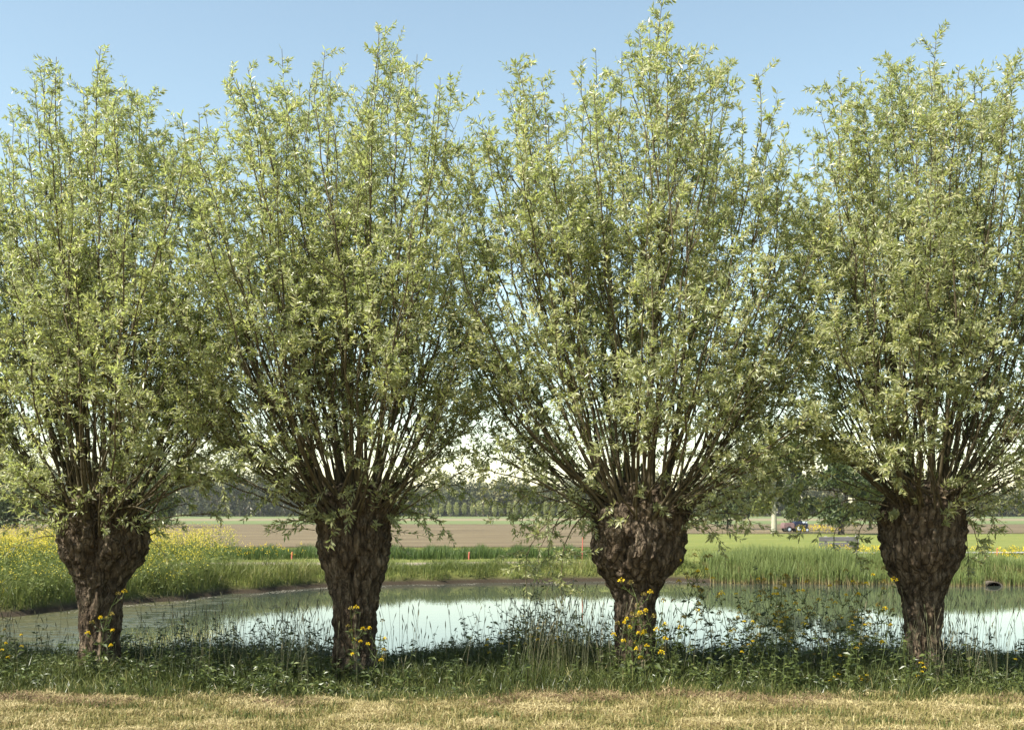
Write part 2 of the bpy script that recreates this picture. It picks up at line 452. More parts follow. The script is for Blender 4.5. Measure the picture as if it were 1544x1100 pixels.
def water_material():
    m, t, out = newmat("pond_water")
    g = t.nodes.new("ShaderNodeNewGeometry")
    p = t.nodes.new("ShaderNodeBsdfPrincipled")
    p.inputs['IOR'].default_value = 1.333
    n1 = noise_node(t, 1.0, 3, 0.55, g.outputs['Position'], (0.9, 3.2, 1))
    b = t.nodes.new("ShaderNodeBump"); b.inputs['Strength'].default_value = 0.07; b.inputs['Distance'].default_value = 0.010
    t.links.new(n1.outputs[0], b.inputs['Height']); t.links.new(b.outputs[0], p.inputs['Normal'])
    # floating weed plus olive bank reflection, painted as a patchy mat on the left arm, and specks along the far edge
    sp = t.nodes.new("ShaderNodeSeparateXYZ"); t.links.new(g.outputs['Position'], sp.inputs[0])
    nw = noise_node(t, 1.6, 8, 0.75, g.outputs['Position'], (1, 1.8, 1))
    def rng_(inp, a, b_):
        r = t.nodes.new("ShaderNodeMapRange"); r.inputs[1].default_value = a; r.inputs[2].default_value = b_
        t.links.new(inp, r.inputs[0]); return r.outputs[0]
    left = rng_(sp.outputs[0], -5.2, -8.5)
    ma = t.nodes.new("ShaderNodeMath"); ma.operation = 'MULTIPLY_ADD'; ma.inputs[1].default_value = 0.33
    t.links.new(left, ma.inputs[0]); t.links.new(nw.outputs[0], ma.inputs[2])
    fac = rng_(ma.outputs[0], 0.66, 0.84)
    wc = ramp(t, [(0.3, (0.030, 0.032, 0.013)), (0.6, (0.070, 0.068, 0.032)), (0.8, (0.2, 0.19, 0.13))])
    nw2 = noise_node(t, 9, 5, 0.7, g.outputs['Position'])
    t.links.new(nw2.outputs[0], wc.inputs[0])
    mx = t.nodes.new("ShaderNodeMix"); mx.data_type = 'RGBA'
    mx.inputs[6].default_value = (0.046, 0.056, 0.042, 1)
    t.links.new(fac, mx.inputs[0]); t.links.new(wc.outputs[0], mx.inputs[7])
    t.links.new(mx.outputs[2], p.inputs['Base Color'])
    rr = t.nodes.new("ShaderNodeMapRange"); rr.inputs[3].default_value = 0.02; rr.inputs[4].default_value = 0.55
    rs_ = t.nodes.new("ShaderNodeMapRange"); rs_.inputs[3].default_value = 0.5; rs_.inputs[4].default_value = 0.06
    t.links.new(fac, rs_.inputs[0]); t.links.new(rs_.outputs[0], p.inputs['Specular IOR Level'])
    t.links.new(fac, rr.inputs[0]); t.links.new(rr.outputs[0], p.inputs['Roughness'])
    t.links.new(p.outputs[0], out.inputs[0])
    return m
wx = np.linspace(-42, 40, 60); wy = np.linspace(12.5, 40, 30)
WX, WY = np.meshgrid(wx, wy)
I = (np.arange(29)[:, None] * 60 + np.arange(59)[None, :]).ravel()
pond = mesh("pond_water", np.stack([WX.ravel(), WY.ravel(), np.full(WX.size, WATER)], 1), np.stack([I, I + 1, I + 61, I + 60], 1), mat=water_material())
tag(pond, kind='structure')

# fields beyond: sheets a little above the flat land
def sheet(name, pts, z, mat):
    o = mesh(name, [(x, y, z) for x, y in pts], [list(range(4))], mat=mat)
    return tag(o, kind='structure')
GZ = -0.1
def edge(xpx, d): return ((xpx - 772) / FPX * d, d)
mat_plough = noise_mat("ploughed_soil", [(0.34, (0.050, 0.035, 0.018)), (0.5, (0.110, 0.082, 0.044)), (0.66, (0.20, 0.16, 0.088))], 0.6, (0.10, 1, 1), bump=0.5, detail=9)
mat_green_strip = noise_mat("green_strip", [(0.3, (0.08, 0.11, 0.035)), (0.7, (0.135, 0.16, 0.06))], 0.2, (0.1, 1, 1))
mat_tan_strip = noise_mat("tan_strip", [(0.3, (0.15, 0.125, 0.07)), (0.7, (0.21, 0.175, 0.10))], 0.1, (0.1, 1, 1))
mat_path = noise_mat("dry_path", [(0.3, (0.16, 0.135, 0.095)), (0.5, (0.235, 0.19, 0.15)), (0.72, (0.25, 0.24, 0.12))], 1.5, (0.5, 1, 1))
sheet("ploughed_field", [(-300, 58), (6.5, 58), (14, 96), (-500, 170)], GZ + 0.035, mat_plough)
sheet("ploughed_field_right", [(14, 96.2), (300, 96.2), (500, 170), (-500, 170.2)], GZ + 0.035, mat_plough)
sheet("green_strip_near", [(-600, 171), (600, 171), (700, 235), (-700, 235)], GZ + 0.04, mat_green_strip)
sheet("tan_strip", [(-700, 236), (700, 236), (800, 330), (-800, 330)], GZ + 0.04, mat_tan_strip)
sheet("green_strip_far", [(-800, 331), (800, 331), (900, 470), (-900, 470)], GZ + 0.04, mat_green_strip)
pthV = []
for x in np.linspace(-14, 6, 24):
    pthV += [(x, 37.9 + 0.25 * math.sin(x * .8) + 0.03 * x, GZ + 0.05), (x, 40.2 + 0.3 * math.sin(x * .6 + 1) + 0.05 * x, GZ + 0.05)]
pq = [[2 * i, 2 * i + 2, 2 * i + 3, 2 * i + 1] for i in range(23)]
tag(mesh("dry_path", pthV, pq, mat=mat_path), kind='structure')
tag(mesh("gravel_road", [(14, 49.0, GZ + .05), (40, 50.0, GZ + .05), (40, 51.6, GZ + .05), (14, 50.0, GZ + .05)], [[0, 1, 2, 3]],
         mat=noise_mat("road_grey", [(0.3, (0.22, 0.21, 0.21)), (0.7, (0.32, 0.30, 0.30))], 2)), kind='structure')
ditch = MB(); box(ditch, 14, 40, 95.2, 95.9, GZ - 0.3, GZ + 0.03)
tag(ditch.build("ditch_edge_path", M['soil']), kind='structure')

# ------------------------------------------------------------------ pollard willows
def fb(p, s, o=4):
    return mnoise.fractal(Vector(p) * s, 1.0, 2.0, o)

# bark clefts: angle, from, to, width, depth
GROOVES = {5: [(4.95, .75, 1.15, .022, .10), (4.2, 1.2, 1.7, .05, .05)], 3: [(4.75, 1.15, 1.9, .075, .11), (5.6, .9, 1.4, .04, .05)],
           8: [(4.3, 1.25, 1.8, .07, .06), (5.2, 1.0, 1.6, .05, .05)], 13: [(4.5, .2, .8, .03, .04), (5.3, 1.1, 1.8, .06, .06)]}
def trunk_mesh(prof, tx, base_y, seed, D, root):
    """prof: rows (photo y, left x, right x). Local coordinates with z up from the root."""
    sc = FPX / D
    z0 = (HOR - base_y) / sc + EYE
    pr = sorted([((HOR - y) / sc + EYE - z0, (l - tx) / sc, (r - tx) / sc) for y, l, r in prof])
    zz = np.array([p[0] for p in pr]); ll = np.array([p[1] for p in pr]); rr = np.array([p[2] for p in pr])
    ztop = zz[-1]
    nth, nz, ncap = 150, 120, 16
    th = np.arange(nth) / nth * 2 * np.pi
    lz = np.linspace(-0.25, ztop, nz)
    L = np.interp(lz, zz, ll); Rr = np.interp(lz, zz, rr)
    k = np.ones(9) / 9
    L = np.convolve(np.pad(L, 4, 'edge'), k, 'valid'); Rr = np.convolve(np.pad(Rr, 4, 'edge'), k, 'valid')
    cx = (L + Rr) / 2; rad = (Rr - L) / 2
    rings_z = list(lz); rings_c = list(cx); rings_r = list(rad)
    for i in range(1, ncap + 1):
        a = i / ncap * math.pi / 2
        rings_z.append(ztop + 0.16 * math.sin(a)); rings_c.append(cx[-1]); rings_r.append(rad[-1] * max(math.cos(a), 0.02))
    rs = np.random.default_rng(seed)
    zh = np.interp(0.62, [0, 1], [0, ztop])
    burrs = [(rs.uniform(0, 2 * np.pi), rs.uniform(zh, ztop + 0.08), rs.uniform(0.015, 0.042), rs.uniform(0.03, 0.075)) for _ in range(60)]
    V = []
    off = Vector((seed * 7.3, seed * 3.1, 0))
    for z, c, r in zip(rings_z, rings_c, rings_r):
        headf = min(max((z - ztop * 0.45) / (ztop * 0.3), 0), 1)
        for t in th:
            x, y = math.cos(t), math.sin(t)
            p = Vector((x * r, y * r, z)) + off
            q = Vector((p.x * 11, p.y * 11, p.z * 2.6)) + Vector((0, 0, 0.6 * mnoise.noise(p * 3)))
            dist, _ = mnoise.voronoi(q)
            cr = min(1.0, (dist[1] - dist[0]) * 2.2)
            d = 0.030 * (cr - 0.6) * (1 - 0.2 * headf) + 0.028 * fb(p, 2.2, 3) * (0.5 + headf) + 0.026 * fb(p, 16, 3) * (0.7 + 0.6 * headf) - 0.024 * headf
            d += headf * 0.024 * fb(p, 6.0, 4)
            for bt, bz, ba, bs in burrs:
                dz = z - bz
                if abs(dz) < 2.5 * bs:
                    da = (t - bt + math.pi) % (2 * math.pi) - math.pi
                    da *= r
                    if abs(da) < 2.5 * bs:
                        d += ba * math.exp(-(da * da + dz * dz) / (2 * bs * bs * 0.45)) * 0.8
            for gt, g0, g1, gw, gd in GROOVES.get(seed, ()):
                if g0 - .1 < z < g1 + .1:
                    da = ((t - gt - 0.25 * math.sin(z * 5) + math.pi) % (2 * math.pi) - math.pi) * r
                    d -= gd * math.exp(-(da / gw) ** 2) * min(1, max(0, (z - g0 + .1) / .1)) * min(1, max(0, (g1 + .1 - z) / .1))
            if z < 0.2:
                d += 0.05 * (0.2 - z) * (1 + math.sin(5 * t + seed)) * 1.3
            rr_ = max(r + d * min(1, r / 0.12), 0.004)
            V.append((c + x * rr_, y * rr_ * 0.92, z))
    n = len(rings_z)
    i = np.arange(n - 1)[:, None] * nth; j = np.arange(nth)[None, :]; j2 = (j + 1) % nth
    Q = np.stack([i + j, i + j2, i + nth + j2, i + nth + j], -1).reshape(-1, 4)
    mesh("trunk", V, Q, mat=M['bark'], parent=root, smooth=True)
    return zz, ll, rr, ztop, cx[-1], rad[-1]

def bez(P0, P1, P2, P3, n):
    t = np.linspace(0, 1, n)[:, None]
    return (1 - t) ** 3 * P0 + 3 * (1 - t) ** 2 * t * P1 + 3 * (1 - t) * t * t * P2 + t ** 3 * P3

LEAF_COUNT = [0]
def willow(tx, base_y, D, prof, sil, seed, extra, label):
    rs = np.random.default_rng(seed)
    wx_ = (tx - 772) / FPX * D
    z0 = EYE - (base_y - HOR) / FPX * D
    root = empty("pollard_willow", (wx_, D, z0))
    tag(root, label, "tree", "pollard willows along the pond edge")
    zz, ll, rr, ztop, hcx, hrad = trunk_mesh(prof, tx, base_y, seed, D, root)
    def to_local(X, Yp, dy):
        d = D + dy
        return np.array([(X - 772) / FPX * d - wx_, dy, EYE - (Yp - HOR) / FPX * d - z0])
    sx = np.array([p[0] for p in sil], float); sy = np.array([p[1] for p in sil], float)
    xmin, xmax = sx[0], sx[-1]
    half = (xmax - xmin) / 2; mid = (xmax + xmin) / 2
    tips = []   # (local tip, kind)
    for i in range(1, len(sil) - 1):                      # the peaks of the outline
        if sy[i] <= sy[i - 1] and sy[i] <= sy[i + 1]:
            tips.append((to_local(sx[i], sy[i] - 2, rs.uniform(-0.5, 0.5)), 0))
    for i in range(42):                                    # main upright rods
        X = xmin + (xmax - xmin) * (i + rs.uniform(0, 1)) / 42
        u = (X - mid) / half
        dy = rs.uniform(-1, 1) * 1.55 * math.sqrt(max(0.08, 1 - u * u))
        Yp = np.interp(X, sx, sy) + 5 + abs(rs.normal()) * 45
        tips.append((to_local(X, Yp, dy), 0))
    for i in range(16):                                    # side rods
        s = -1 if i % 2 else 1
        X = mid + s * half * rs.uniform(0.86, 1.08)
        tips.append((to_local(X, rs.uniform(300, 620), rs.uniform(-1.0, 1.0)), 1))
    for i in range(18):                                    # rods leaning to and from the viewer
        s = -1 if i % 2 else 1
        X = mid + half * rs.uniform(-0.75, 0.75)
        tips.append((to_local(X, rs.uniform(210, 590), s * rs.uniform(1.35, 2.0)), 1))
    for i in range(20):                                    # low arching shoots
        s = -1 if i % 2 else 1
        X = mid + s * half * rs.uniform(0.55, 1.0)
        tips.append((to_local(X, rs.uniform(590, 730), rs.uniform(-1.2, 1.2)), 2))
    for i in range(18):                                    # leafy short rods low in the crown
        X = mid + half * rs.uniform(-0.72, 0.72)
        tips.append((to_local(X, rs.uniform(545, 715), rs.uniform(-1.5, 1.3)), 4))
    for X, Yp, dy in extra:
        tips.append((to_local(X, Yp, dy), 3))
    LP, LD, LU, LL, LW, LA = [], [], [], [], [], []
    def leafy(P, Dv, n_per, Lmean):
        """P (n,k,3) twig points; leaves along them"""
        n, k, _ = P.shape
        t = rs.uniform(0.12, 1.0, (n, n_per)) * (k - 1)
        i0 = np.minimum(t.astype(int), k - 2); f = (t - i0)[..., None]
        a = np.take_along_axis(P, i0[..., None].repeat(3, -1), 1); b = np.take_along_axis(P, (i0 + 1)[..., None].repeat(3, -1), 1)
        p = a * (1 - f) + b * f
        tang = unit(b - a)
        r = rs.normal(size=p.shape)
        r = unit(r - (r * tang).sum(-1, keepdims=True) * tang)
        d = unit(tang * rs.uniform(0.35, 1.0, (n, n_per, 1)) + r * 0.8 + np.array([0, 0, -0.10]))
        u = unit(rs.normal(size=p.shape) * 0.7 + np.array([-0.45, -0.45, 0.55]))
        cnt = n * n_per
        LP.append(p.reshape(-1, 3)); LD.append(d.reshape(-1, 3)); LU.append(u.reshape(-1, 3))
        L = Lmean * rs.uniform(0.65, 1.25, cnt)
        LL.append(L); LW.append(L * rs.uniform(0.22, 0.33, cnt))
        base = rs.uniform(0.0, 0.35, (n, 1))
        LA.append(np.clip(base + rs.uniform(0, 0.6, (n, n_per)), 0, 1).ravel())
    for tip, kind in tips:
        hd = tip[:2] - np.array([hcx, 0]); hl = np.linalg.norm(hd) + 1e-6
        hdir = hd / hl
        f = min(0.95, (0.25 + 0.45 * hl) * rs.uniform(0.7, 1.2))
        ang = math.atan2(hdir[1], hdir[0]) + rs.normal() * 0.35
        sxy = np.array([hcx + math.cos(ang) * hrad * f, math.sin(ang) * hrad * f * 0.92])
        if kind == 3: f = 0.95
        sz = ztop + 0.10 * (1 - f) - 0.02 - (rs.uniform(0.0, 0.30) if kind >= 1 else rs.uniform(0, 0.14) * f)
        P0 = np.array([sxy[0], sxy[1], sz])
        dz = tip[2] - sz
        if kind in (0, 1, 4):
            P1 = P0 + np.array([*(hd - (sxy - [hcx, 0])) * rs.uniform(0.22, 0.62), dz * 0.26])
            P2 = P0 + np.array([*(hd - (sxy - [hcx, 0])) * rs.uniform(0.62, 1.0), dz * 0.66])
        elif kind == 2:
            P1 = P0 + np.array([*hd * 0.38, max(dz * 0.5, 0.25)])
            P2 = P0 + np.array([*hd * 0.75, max(dz * 0.85, 0.4)])
        else:
            P1 = P0 + np.array([*hd * 0.35, max(dz * 0.4, 0.18)])
            P2 = P0 + np.array([*hd * 0.8, dz * 0.5 + 0.22])
        nseg = 16
        P = bez(P0, P1, P2, tip, nseg)
        ln = np.linalg.norm(np.diff(P, axis=0), axis=1).sum()
        tt = np.linspace(0, 1, nseg)
        wob = np.cumsum(rs.normal(size=(nseg, 3)) * 0.028 * ln / 4, 0) * np.minimum(tt * 2, 1)[:, None]
        wob -= wob[-1] * tt[:, None]
        P = P + wob
        r0 = (0.0045 + 0.0020 * ln) * rs.uniform(0.8, 1.25)
        if kind >= 3: r0 *= 0.75
        rad = r0 * (1 - tt) ** 0.8 + 0.0025
        rad[0] *= 1.7; rad[1] *= 1.15
        mb = MB()
        v, q = tubes(P[None], rad[None], 7)
        mb.add(v, q)
        # side shoots of the rod, then leafy twigs on all of them
        def twigs(P, ln, t0, dens, kind):
            nseg = len(P)
            nt_ = int(ln * dens)
            ts = t0 + (1 - t0) * rs.uniform(0, 1, nt_) ** 0.8
            keep = []
            for t in ts:
                p = P[min(int(t * (nseg - 1)), nseg - 2)]
                nz_ = mnoise.noise(Vector((p[0] * 1.5 + seed * 9, p[1] * 1.5, p[2] * 1.5))) + 0.6 * mnoise.noise(Vector((p[0] * 3.4, p[1] * 3.4 + seed * 5, p[2] * 3.4)))
                low = max(0.0, (2.95 - p[2]) / 1.3) * 0.36 if kind < 2 else 0
                keep.append(rs.uniform() < 0.85 + 1.4 * nz_ - low)
            ts = ts[np.array(keep, bool)] if nt_ else ts
            if not len(ts): return
            fi = ts * (nseg - 1); i0 = np.minimum(fi.astype(int), nseg - 2); ff = (fi - i0)[:, None]
            b = P[i0] * (1 - ff) + P[i0 + 1] * ff
            tg = unit(P[i0 + 1] - P[i0])
            r = rs.normal(size=b.shape)
            r = unit(r - (r * tg).sum(-1, keepdims=True) * tg)
            d = unit(tg * rs.uniform(0.2, 0.95, (len(ts), 1)) + r * 0.9 + np.array([0, 0, 0.15]))
            tl = (0.11 + 0.36 * rs.uniform(0, 1, len(ts)) * np.sin(np.pi * np.clip(ts, 0.05, 0.9)) ** 0.6)[:, None]
            kk = np.linspace(0, 1, 5)[None, :, None]
            TP = b[:, None] + d[:, None] * tl[:, None] * kk + np.array([0, 0, 1.0]) * (tl[:, None] * rs.uniform(-0.35, 0.3, (len(ts), 1, 1))) * kk ** 2
            TR = np.linspace(1, 0.35, 5)[None] * np.full((len(ts), 1), 0.0034)
            v, q = tubes(TP, TR, 3)
            mb.add(v, q)
            leafy(TP, d, 30, 0.058)
        t0 = {0: 0.26, 1: 0.26, 2: 0.3, 3: 0.25, 4: 0.4}[kind]
        twigs(P, ln, t0, 6.8 if kind < 2 else (8.5 if kind < 4 else 10), kind)
        if kind < 2:
            for _ in range(int(ln * 1.75)):
                t = rs.uniform(0.18, 0.92); i0 = int(t * (nseg - 1))
                tg = unit(P[i0 + 1] - P[i0])
                r = rs.normal(size=3); r = unit(r - (r * tg).sum() * tg)
                sl_ = ln * (1 - t) * rs.uniform(0.3, 0.62) + 0.24
                d0 = unit(tg + r * rs.uniform(0.45, 1.15)); d1 = unit(tg * 0.6 + r * 0.25 + np.array([0, 0, 0.5]))
                SP = bez(P[i0], P[i0] + d0 * sl_ * .35, P[i0] + d0 * sl_ * .5 + d1 * sl_ * .2, P[i0] + d0 * sl_ * .5 + d1 * sl_ * .5, 9)
                SP = SP + np.cumsum(rs.normal(size=(9, 3)) * 0.008, 0) * np.linspace(0, 1, 9)[:, None]
                v, q = tubes(SP[None], (rad[i0] * 0.6 * np.linspace(1, .25, 9))[None], 5)
                mb.add(v, q)
                twigs(SP, sl_, 0.12, 7.0, kind)
                leafy(SP[None, 5:], None, int(sl_ * 10), 0.08)
        # the leading shoot itself is leafy near its end
        i1 = int(nseg * 0.7)
        leafy(P[None, i1:], None, int(ln * 12), 0.075)
        mb.build("branch" if kind < 2 else "shoot", M['branch_bark'], root, smooth=True)
    # short leafy sprouts round the head
    ns = 74
    a = rs.uniform(0, 2 * np.pi, ns)
    zs = rs.uniform(ztop * 0.80, ztop + 0.15, ns)
    rl = np.interp(zs, zz, (rr - ll) / 2); rc = np.interp(zs, zz, (rr + ll) / 2)
    b = np.stack([rc + np.cos(a) * rl, np.sin(a) * rl * 0.92, zs], 1)
    d = unit(np.stack([np.cos(a), np.sin(a), rs.uniform(-0.1, 1.3, ns)], 1) + rs.normal(size=(ns, 3)) * 0.2)
    tl = rs.uniform(0.12, 0.62, ns)[:, None, None]
    kk = np.linspace(0, 1, 5)[None, :, None]
    TP = b[:, None] + d[:, None] * tl * kk + np.array([0, 0, -1.0]) * tl * rs.uniform(0.0, 0.7, (ns, 1, 1)) * kk ** 2
    v, q = tubes(TP, np.linspace(1, 0.4, 5)[None] * np.full((ns, 1), 0.0042), 4)
    
    for k in range(ns):
        v, q = tubes(TP[k:k + 1], np.linspace(1, 0.4, 5)[None] * 0.0042, 4)
        MB().add(v, q).build("sprout", M['branch_bark'], root, smooth=True)
    leafy(TP, d, 24, 0.07)
    P_ = np.concatenate(LP)
    V, Q = leaves(P_, np.concatenate(LD), np.concatenate(LU), np.concatenate(LL), np.concatenate(LW))
    LEAF_COUNT[0] += len(P_)
    mesh("crown", V, Q, mat=M['willow_leaf'], parent=root, attrs={'rnd': np.repeat(np.concatenate(LA), 5)})
    return root

P1_ = [(1040, 118, 184), (990, 119, 181), (960, 120, 180), (900, 118, 184), (878, 115, 190), (858, 103, 203), (838, 93, 218), (815, 85, 225), (795, 80, 222), (778, 84, 216), (762, 98, 202)]
P2_ = [(1040, 500, 570), (990, 503, 567), (960, 503, 566), (900, 500, 572), (870, 493, 578), (840, 484, 585), (810, 477, 590), (785, 473, 592), (765, 474, 592), (748, 484, 585)]
P3_ = [(1050, 928, 992), (1000, 929, 990), (960, 929, 988), (900, 925, 990), (878, 914, 1000), (858, 898, 1020), (832, 889, 1034), (805, 890, 1038), (780, 892, 1038), (765, 898, 1034), (748, 912, 1022)]
P4_ = [(1040, 1362, 1424), (1000, 1364, 1421), (960, 1365, 1420), (900, 1361, 1420), (878, 1350, 1428), (855, 1338, 1442), (828, 1329, 1452), (800, 1324, 1456), (778, 1322, 1456), (760, 1330, 1450), (745, 1342, 1440)]
S1 = [(-90, 420), (-60, 250), (0, 178), (28, 140), (50, 92), (85, 88), (115, 108), (152, 72), (178, 95), (205, 105), (240, 140), (255, 180), (285, 225), (320, 320), (345, 450)]
S2 = [(232, 420), (250, 185), (290, 138), (330, 118), (370, 88), (425, 76), (460, 102), (490, 78), (520, 130), (545, 120), (572, 45), (605, 68), (658, 78), (700, 124), (692, 180), (712, 250), (722, 340), (735, 450)]
S3 = [(688, 420), (704, 178), (745, 150), (775, 92), (830, 114), (862, 90), (898, 78), (930, 86), (957, 22), (998, 6), (1025, 66), (1070, 70), (1100, 80), (1140, 92), (1160, 130), (1195, 180), (1215, 230), (1240, 330), (1252, 450)]
S4 = [(1188, 420), (1222, 220), (1238, 122), (1265, 108), (1300, 135), (1340, 88), (1385, 104), (1412, 55), (1440, 68), (1468, 100), (1500, 108), (1530, 98), (1560, 110), (1590, 160), (1620, 260), (1645, 420)]
t1 = willow(151, 1015, 12.0, P1_, S1, 3, [(335, 790, -0.3), (290, 770, 0.4), (20, 760, 0.5), (250, 800, -0.5), (-20, 720, -0.4), (310, 730, 0.2), (60, 745, -0.6)],
            "pollard willow furthest left in frame, forked head above yellow blooming bank")
t2 = willow(535, 1012, 12.0, P2_, S2, 5, [(410, 760, -0.5), (430, 735, -0.7), (670, 800, 0.3), (700, 745, 0.2), (640, 770, 0.6), (660, 720, -0.3), (395, 700, 0.2)],
            "pollard willow with slim wedge shaped trunk, second tree from the left edge")
t3 = willow(959, 1022, 11.7, P3_, S3, 8, [(795, 900, -0.6), (850, 915, -0.5), (785, 800, 0.2), (830, 860, 0.1), (1130, 800, -0.5), (1100, 780, -0.2), (1160, 760, 0.1), (1120, 730, -0.6), (780, 740, 0.2), (1085, 830, -0.4), (1100, 690, -0.9), (1145, 700, -0.7), (1080, 740, -1.0), (1115, 765, -0.9), (1160, 730, -0.4), (1060, 790, -0.9), (825, 800, -0.3), (812, 850, -0.4), (770, 790, -0.1)],
            "pollard willow with swollen knobbly head and topmost shoot of the row")
t4 = willow(1392, 1012, 12.0, P4_, S4, 13, [(1205, 815, -0.2), (1260, 830, 0.1), (1290, 850, 0.2), (1475, 840, -0.3), (1500, 810, 0.1), (1460, 890, -0.2), (1530, 760, 0.3), (1200, 750, 0.2), (1215, 700, -0.3), (1480, 740, -0.6)],
            "pollard willow at the right, its trunk in front of the culvert side of the pond")
t0 = copy_tree(t4); t0.location.x = -7.5; t0.location.y = 12.1; t0.rotation_euler.z = R(160)
t0['label'] = "pollard willow beyond the left frame edge, only outer leaves in view"
t5 = copy_tree(t1); t5.location.x = 7.55; t5.location.y = 12.1; t5.rotation_euler.z = R(200)
t5['label'] = "pollard willow beyond the right frame edge, only outer leaves in view"
print("willow leaves", LEAF_COUNT[0])

# ------------------------------------------------------------------ near vegetation
def scatter(n, x0, x1, y0, y1, dens=None):
    x = rng.uniform(x0, x1, n); y = rng.uniform(y0, y1, n)
    if dens is not None:
        k = rng.uniform(0, 1, n) < dens(x, y)
        x, y = x[k], y[k]
    return x, y

def vnoise(x, y, s, seed=0.0):
    return np.array([mnoise.noise(Vector((a * s, b * s, seed))) for a, b in zip(x, y)])

def front_edge(x):
    return 10.09 + 0.15 * np.sin(x * 1.9) + 0.11 * np.sin(x * 4.3 + 1) + 0.08 * np.sin(x * 9.7) + 0.05 * np.sin(x * 23.0)
# mown dry grass in front
x, y = scatter(190000, -6.6, 6.6, 8.2, 11.3, lambda x, y: np.clip(1.0 - sstep(0.0, 0.75, y - front_edge(x)) * 0.93, 0, 1))
n = len(x)
cl = np.array([mnoise.fractal(Vector((a * 2.0, b * 2.5, 0)), 1.0, 2.0, 4) for a, b in zip(x[::8], y[::8])]).repeat(8)[:n] if n % 8 == 0 else np.array([mnoise.fractal(Vector((a * 2.0, b * 2.5, 0)), 1.0, 2.0, 4) for a, b in zip(x, y)])
cl2 = np.array([mnoise.noise(Vector((a * 7, b * 9, 5))) for a, b in zip(x, y)])
P = np.stack([x, y, gz(x, y) + 0.012 + 0.018 * cl2 + 0.03 * np.clip(cl, -1, 1)], 1)
tint = np.clip(0.5 + 0.75 * cl + 0.3 * cl2 + rng.normal(0, 0.22, n), 0, 1)
flat = rng.uniform(0, 1, n) < 0.78
H = np.where(flat, rng.uniform(0.004, 0.03, n), rng.uniform(0.03, 0.075, n) * (1 - 0.6 * cl))
lean = np.where(flat, rng.uniform(0.04, 0.13, n), rng.uniform(0.01, 0.06, n))
V, Q, hg = blades(P, H, rng.uniform(0.005, 0.011, n), lean, rng.uniform(0, 2 * np.pi, n))
tag(mesh("mown_grass", V, Q, mat=M['straw'], attrs={'rnd': np.repeat(tint, 6)}), "dry straw coloured mown grass strip in front of the willows", "grass", kind='stuff')
# brown cut litter raked against the foot of the tall grass
x = rng.uniform(-6.6, 6.6, 16000); y = front_edge(x) + rng.normal(0.08, 0.13, 16000)
k = (np.sin(x * 2.9 + 1) + np.sin(x * 1.1) + rng.normal(0, .5, len(x))) > 0.1; x, y = x[k], y[k]; n = len(x)
P = np.stack([x, y, gz(x, y) + rng.uniform(0, 0.05, n)], 1)
V, Q, hg = blades(P, rng.uniform(0.0, 0.05, n), rng.uniform(0.003, 0.008, n), rng.uniform(0.05, 0.2, n), rng.uniform(0, 6.28, n))
tag(mesh("cut_grass_litter", V, Q, mat=M['litter'], attrs={'rnd': np.repeat(rng.uniform(0, 1, n), 6)}), "brown cut grass litter along the foot of the tall grass", "grass litter", kind='stuff')

# tall shaded grass between the mown strip and the water
def herb_h(x, y):
    hn = 0.5 + 0.5 * np.sin(x * 1.3 + 0.6) * np.sin(x * 0.47 + 2) + 0.35 * np.sin(x * 3.7 + y * 2.1) * np.sin(y * 3.3 - x * 1.7)
    return (0.14 + 0.22 * np.clip(hn, 0, 1.3)) * (0.5 + 0.5 * sstep(10.4, 12.4, y))
x, y = scatter(105000, -7.6, 7.6, 10.3, 15.0, lambda x, y: sstep(front_edge(x), front_edge(x) + 0.35, y))
n = len(x)
h = herb_h(x, y) * rng.uniform(0.45, 1.25, n)
P = np.stack([x, y, gz(x, y) - 0.01], 1)
tint = np.clip(0.42 + 0.14 * np.sin(x * 2.3 + y) + rng.normal(0, 0.2, n), 0, 1)
tint = np.where(rng.uniform(0, 1, n) < 0.03, rng.uniform(0.9, 1, n), np.minimum(tint, 0.88))
V, Q, hg = blades(P, h, rng.uniform(0.004, 0.011, n), h * rng.uniform(0.05, 0.75, n), rng.uniform(0, 2 * np.pi, n))
tag(mesh("tall_grass", V, Q, mat=M['herb_grass'], attrs={'rnd': np.repeat(tint, 6)}), "tall green grass under the willows along the water", "grass", kind='stuff')

# broad leaved undergrowth: leafy stems
x, y = scatter(4600, -7.4, 7.4, 10.6, 14.8, lambda x, y: (0.25 + 0.75 * (np.sin(x * 1.1 + 2.0) * np.sin(x * 0.53 + y) > -0.1)) * sstep(front_edge(x), front_edge(x) + 0.5, y))
n = len(x)
hst = herb_h(x, y) * np.where(rng.uniform(0, 1, n) < .22, rng.uniform(1.4, 2.1, n), rng.uniform(0.5, 1.35, n)) * (1 + 0.95 * np.exp(-((x - 3.1) / .75) ** 2) + 0.6 * np.exp(-((x - .3) / .4) ** 2) + 0.6 * np.exp(-((x + 2.3) / .4) ** 2))
kk = np.linspace(0, 1, 5)[None, :, None]
b = np.stack([x, y, gz(x, y)], 1)
d = np.stack([rng.normal(0, 0.18, n), rng.normal(0, 0.18, n), np.ones(n)], 1)
TP = b[:, None] + d[:, None] * hst[:, None, None] * kk
mb = MB()
v, q = tubes(TP, np.linspace(1, 0.5, 5)[None] * np.full((n, 1), 0.0035), 3)
mb.add(v, q, a=0.6)
nl = 15
t = rng.uniform(0.15, 1, (n, nl))
p = b[:, None] + d[:, None] * (hst[:, None] * t)[..., None]
az = rng.uniform(0, 2 * np.pi, (n, nl))
dd = np.stack([np.cos(az), np.sin(az), rng.uniform(-0.3, 0.7, (n, nl))], -1)
Lh = rng.uniform(0.04, 0.10, n * nl) * (1.15 - 0.5 * t.ravel())
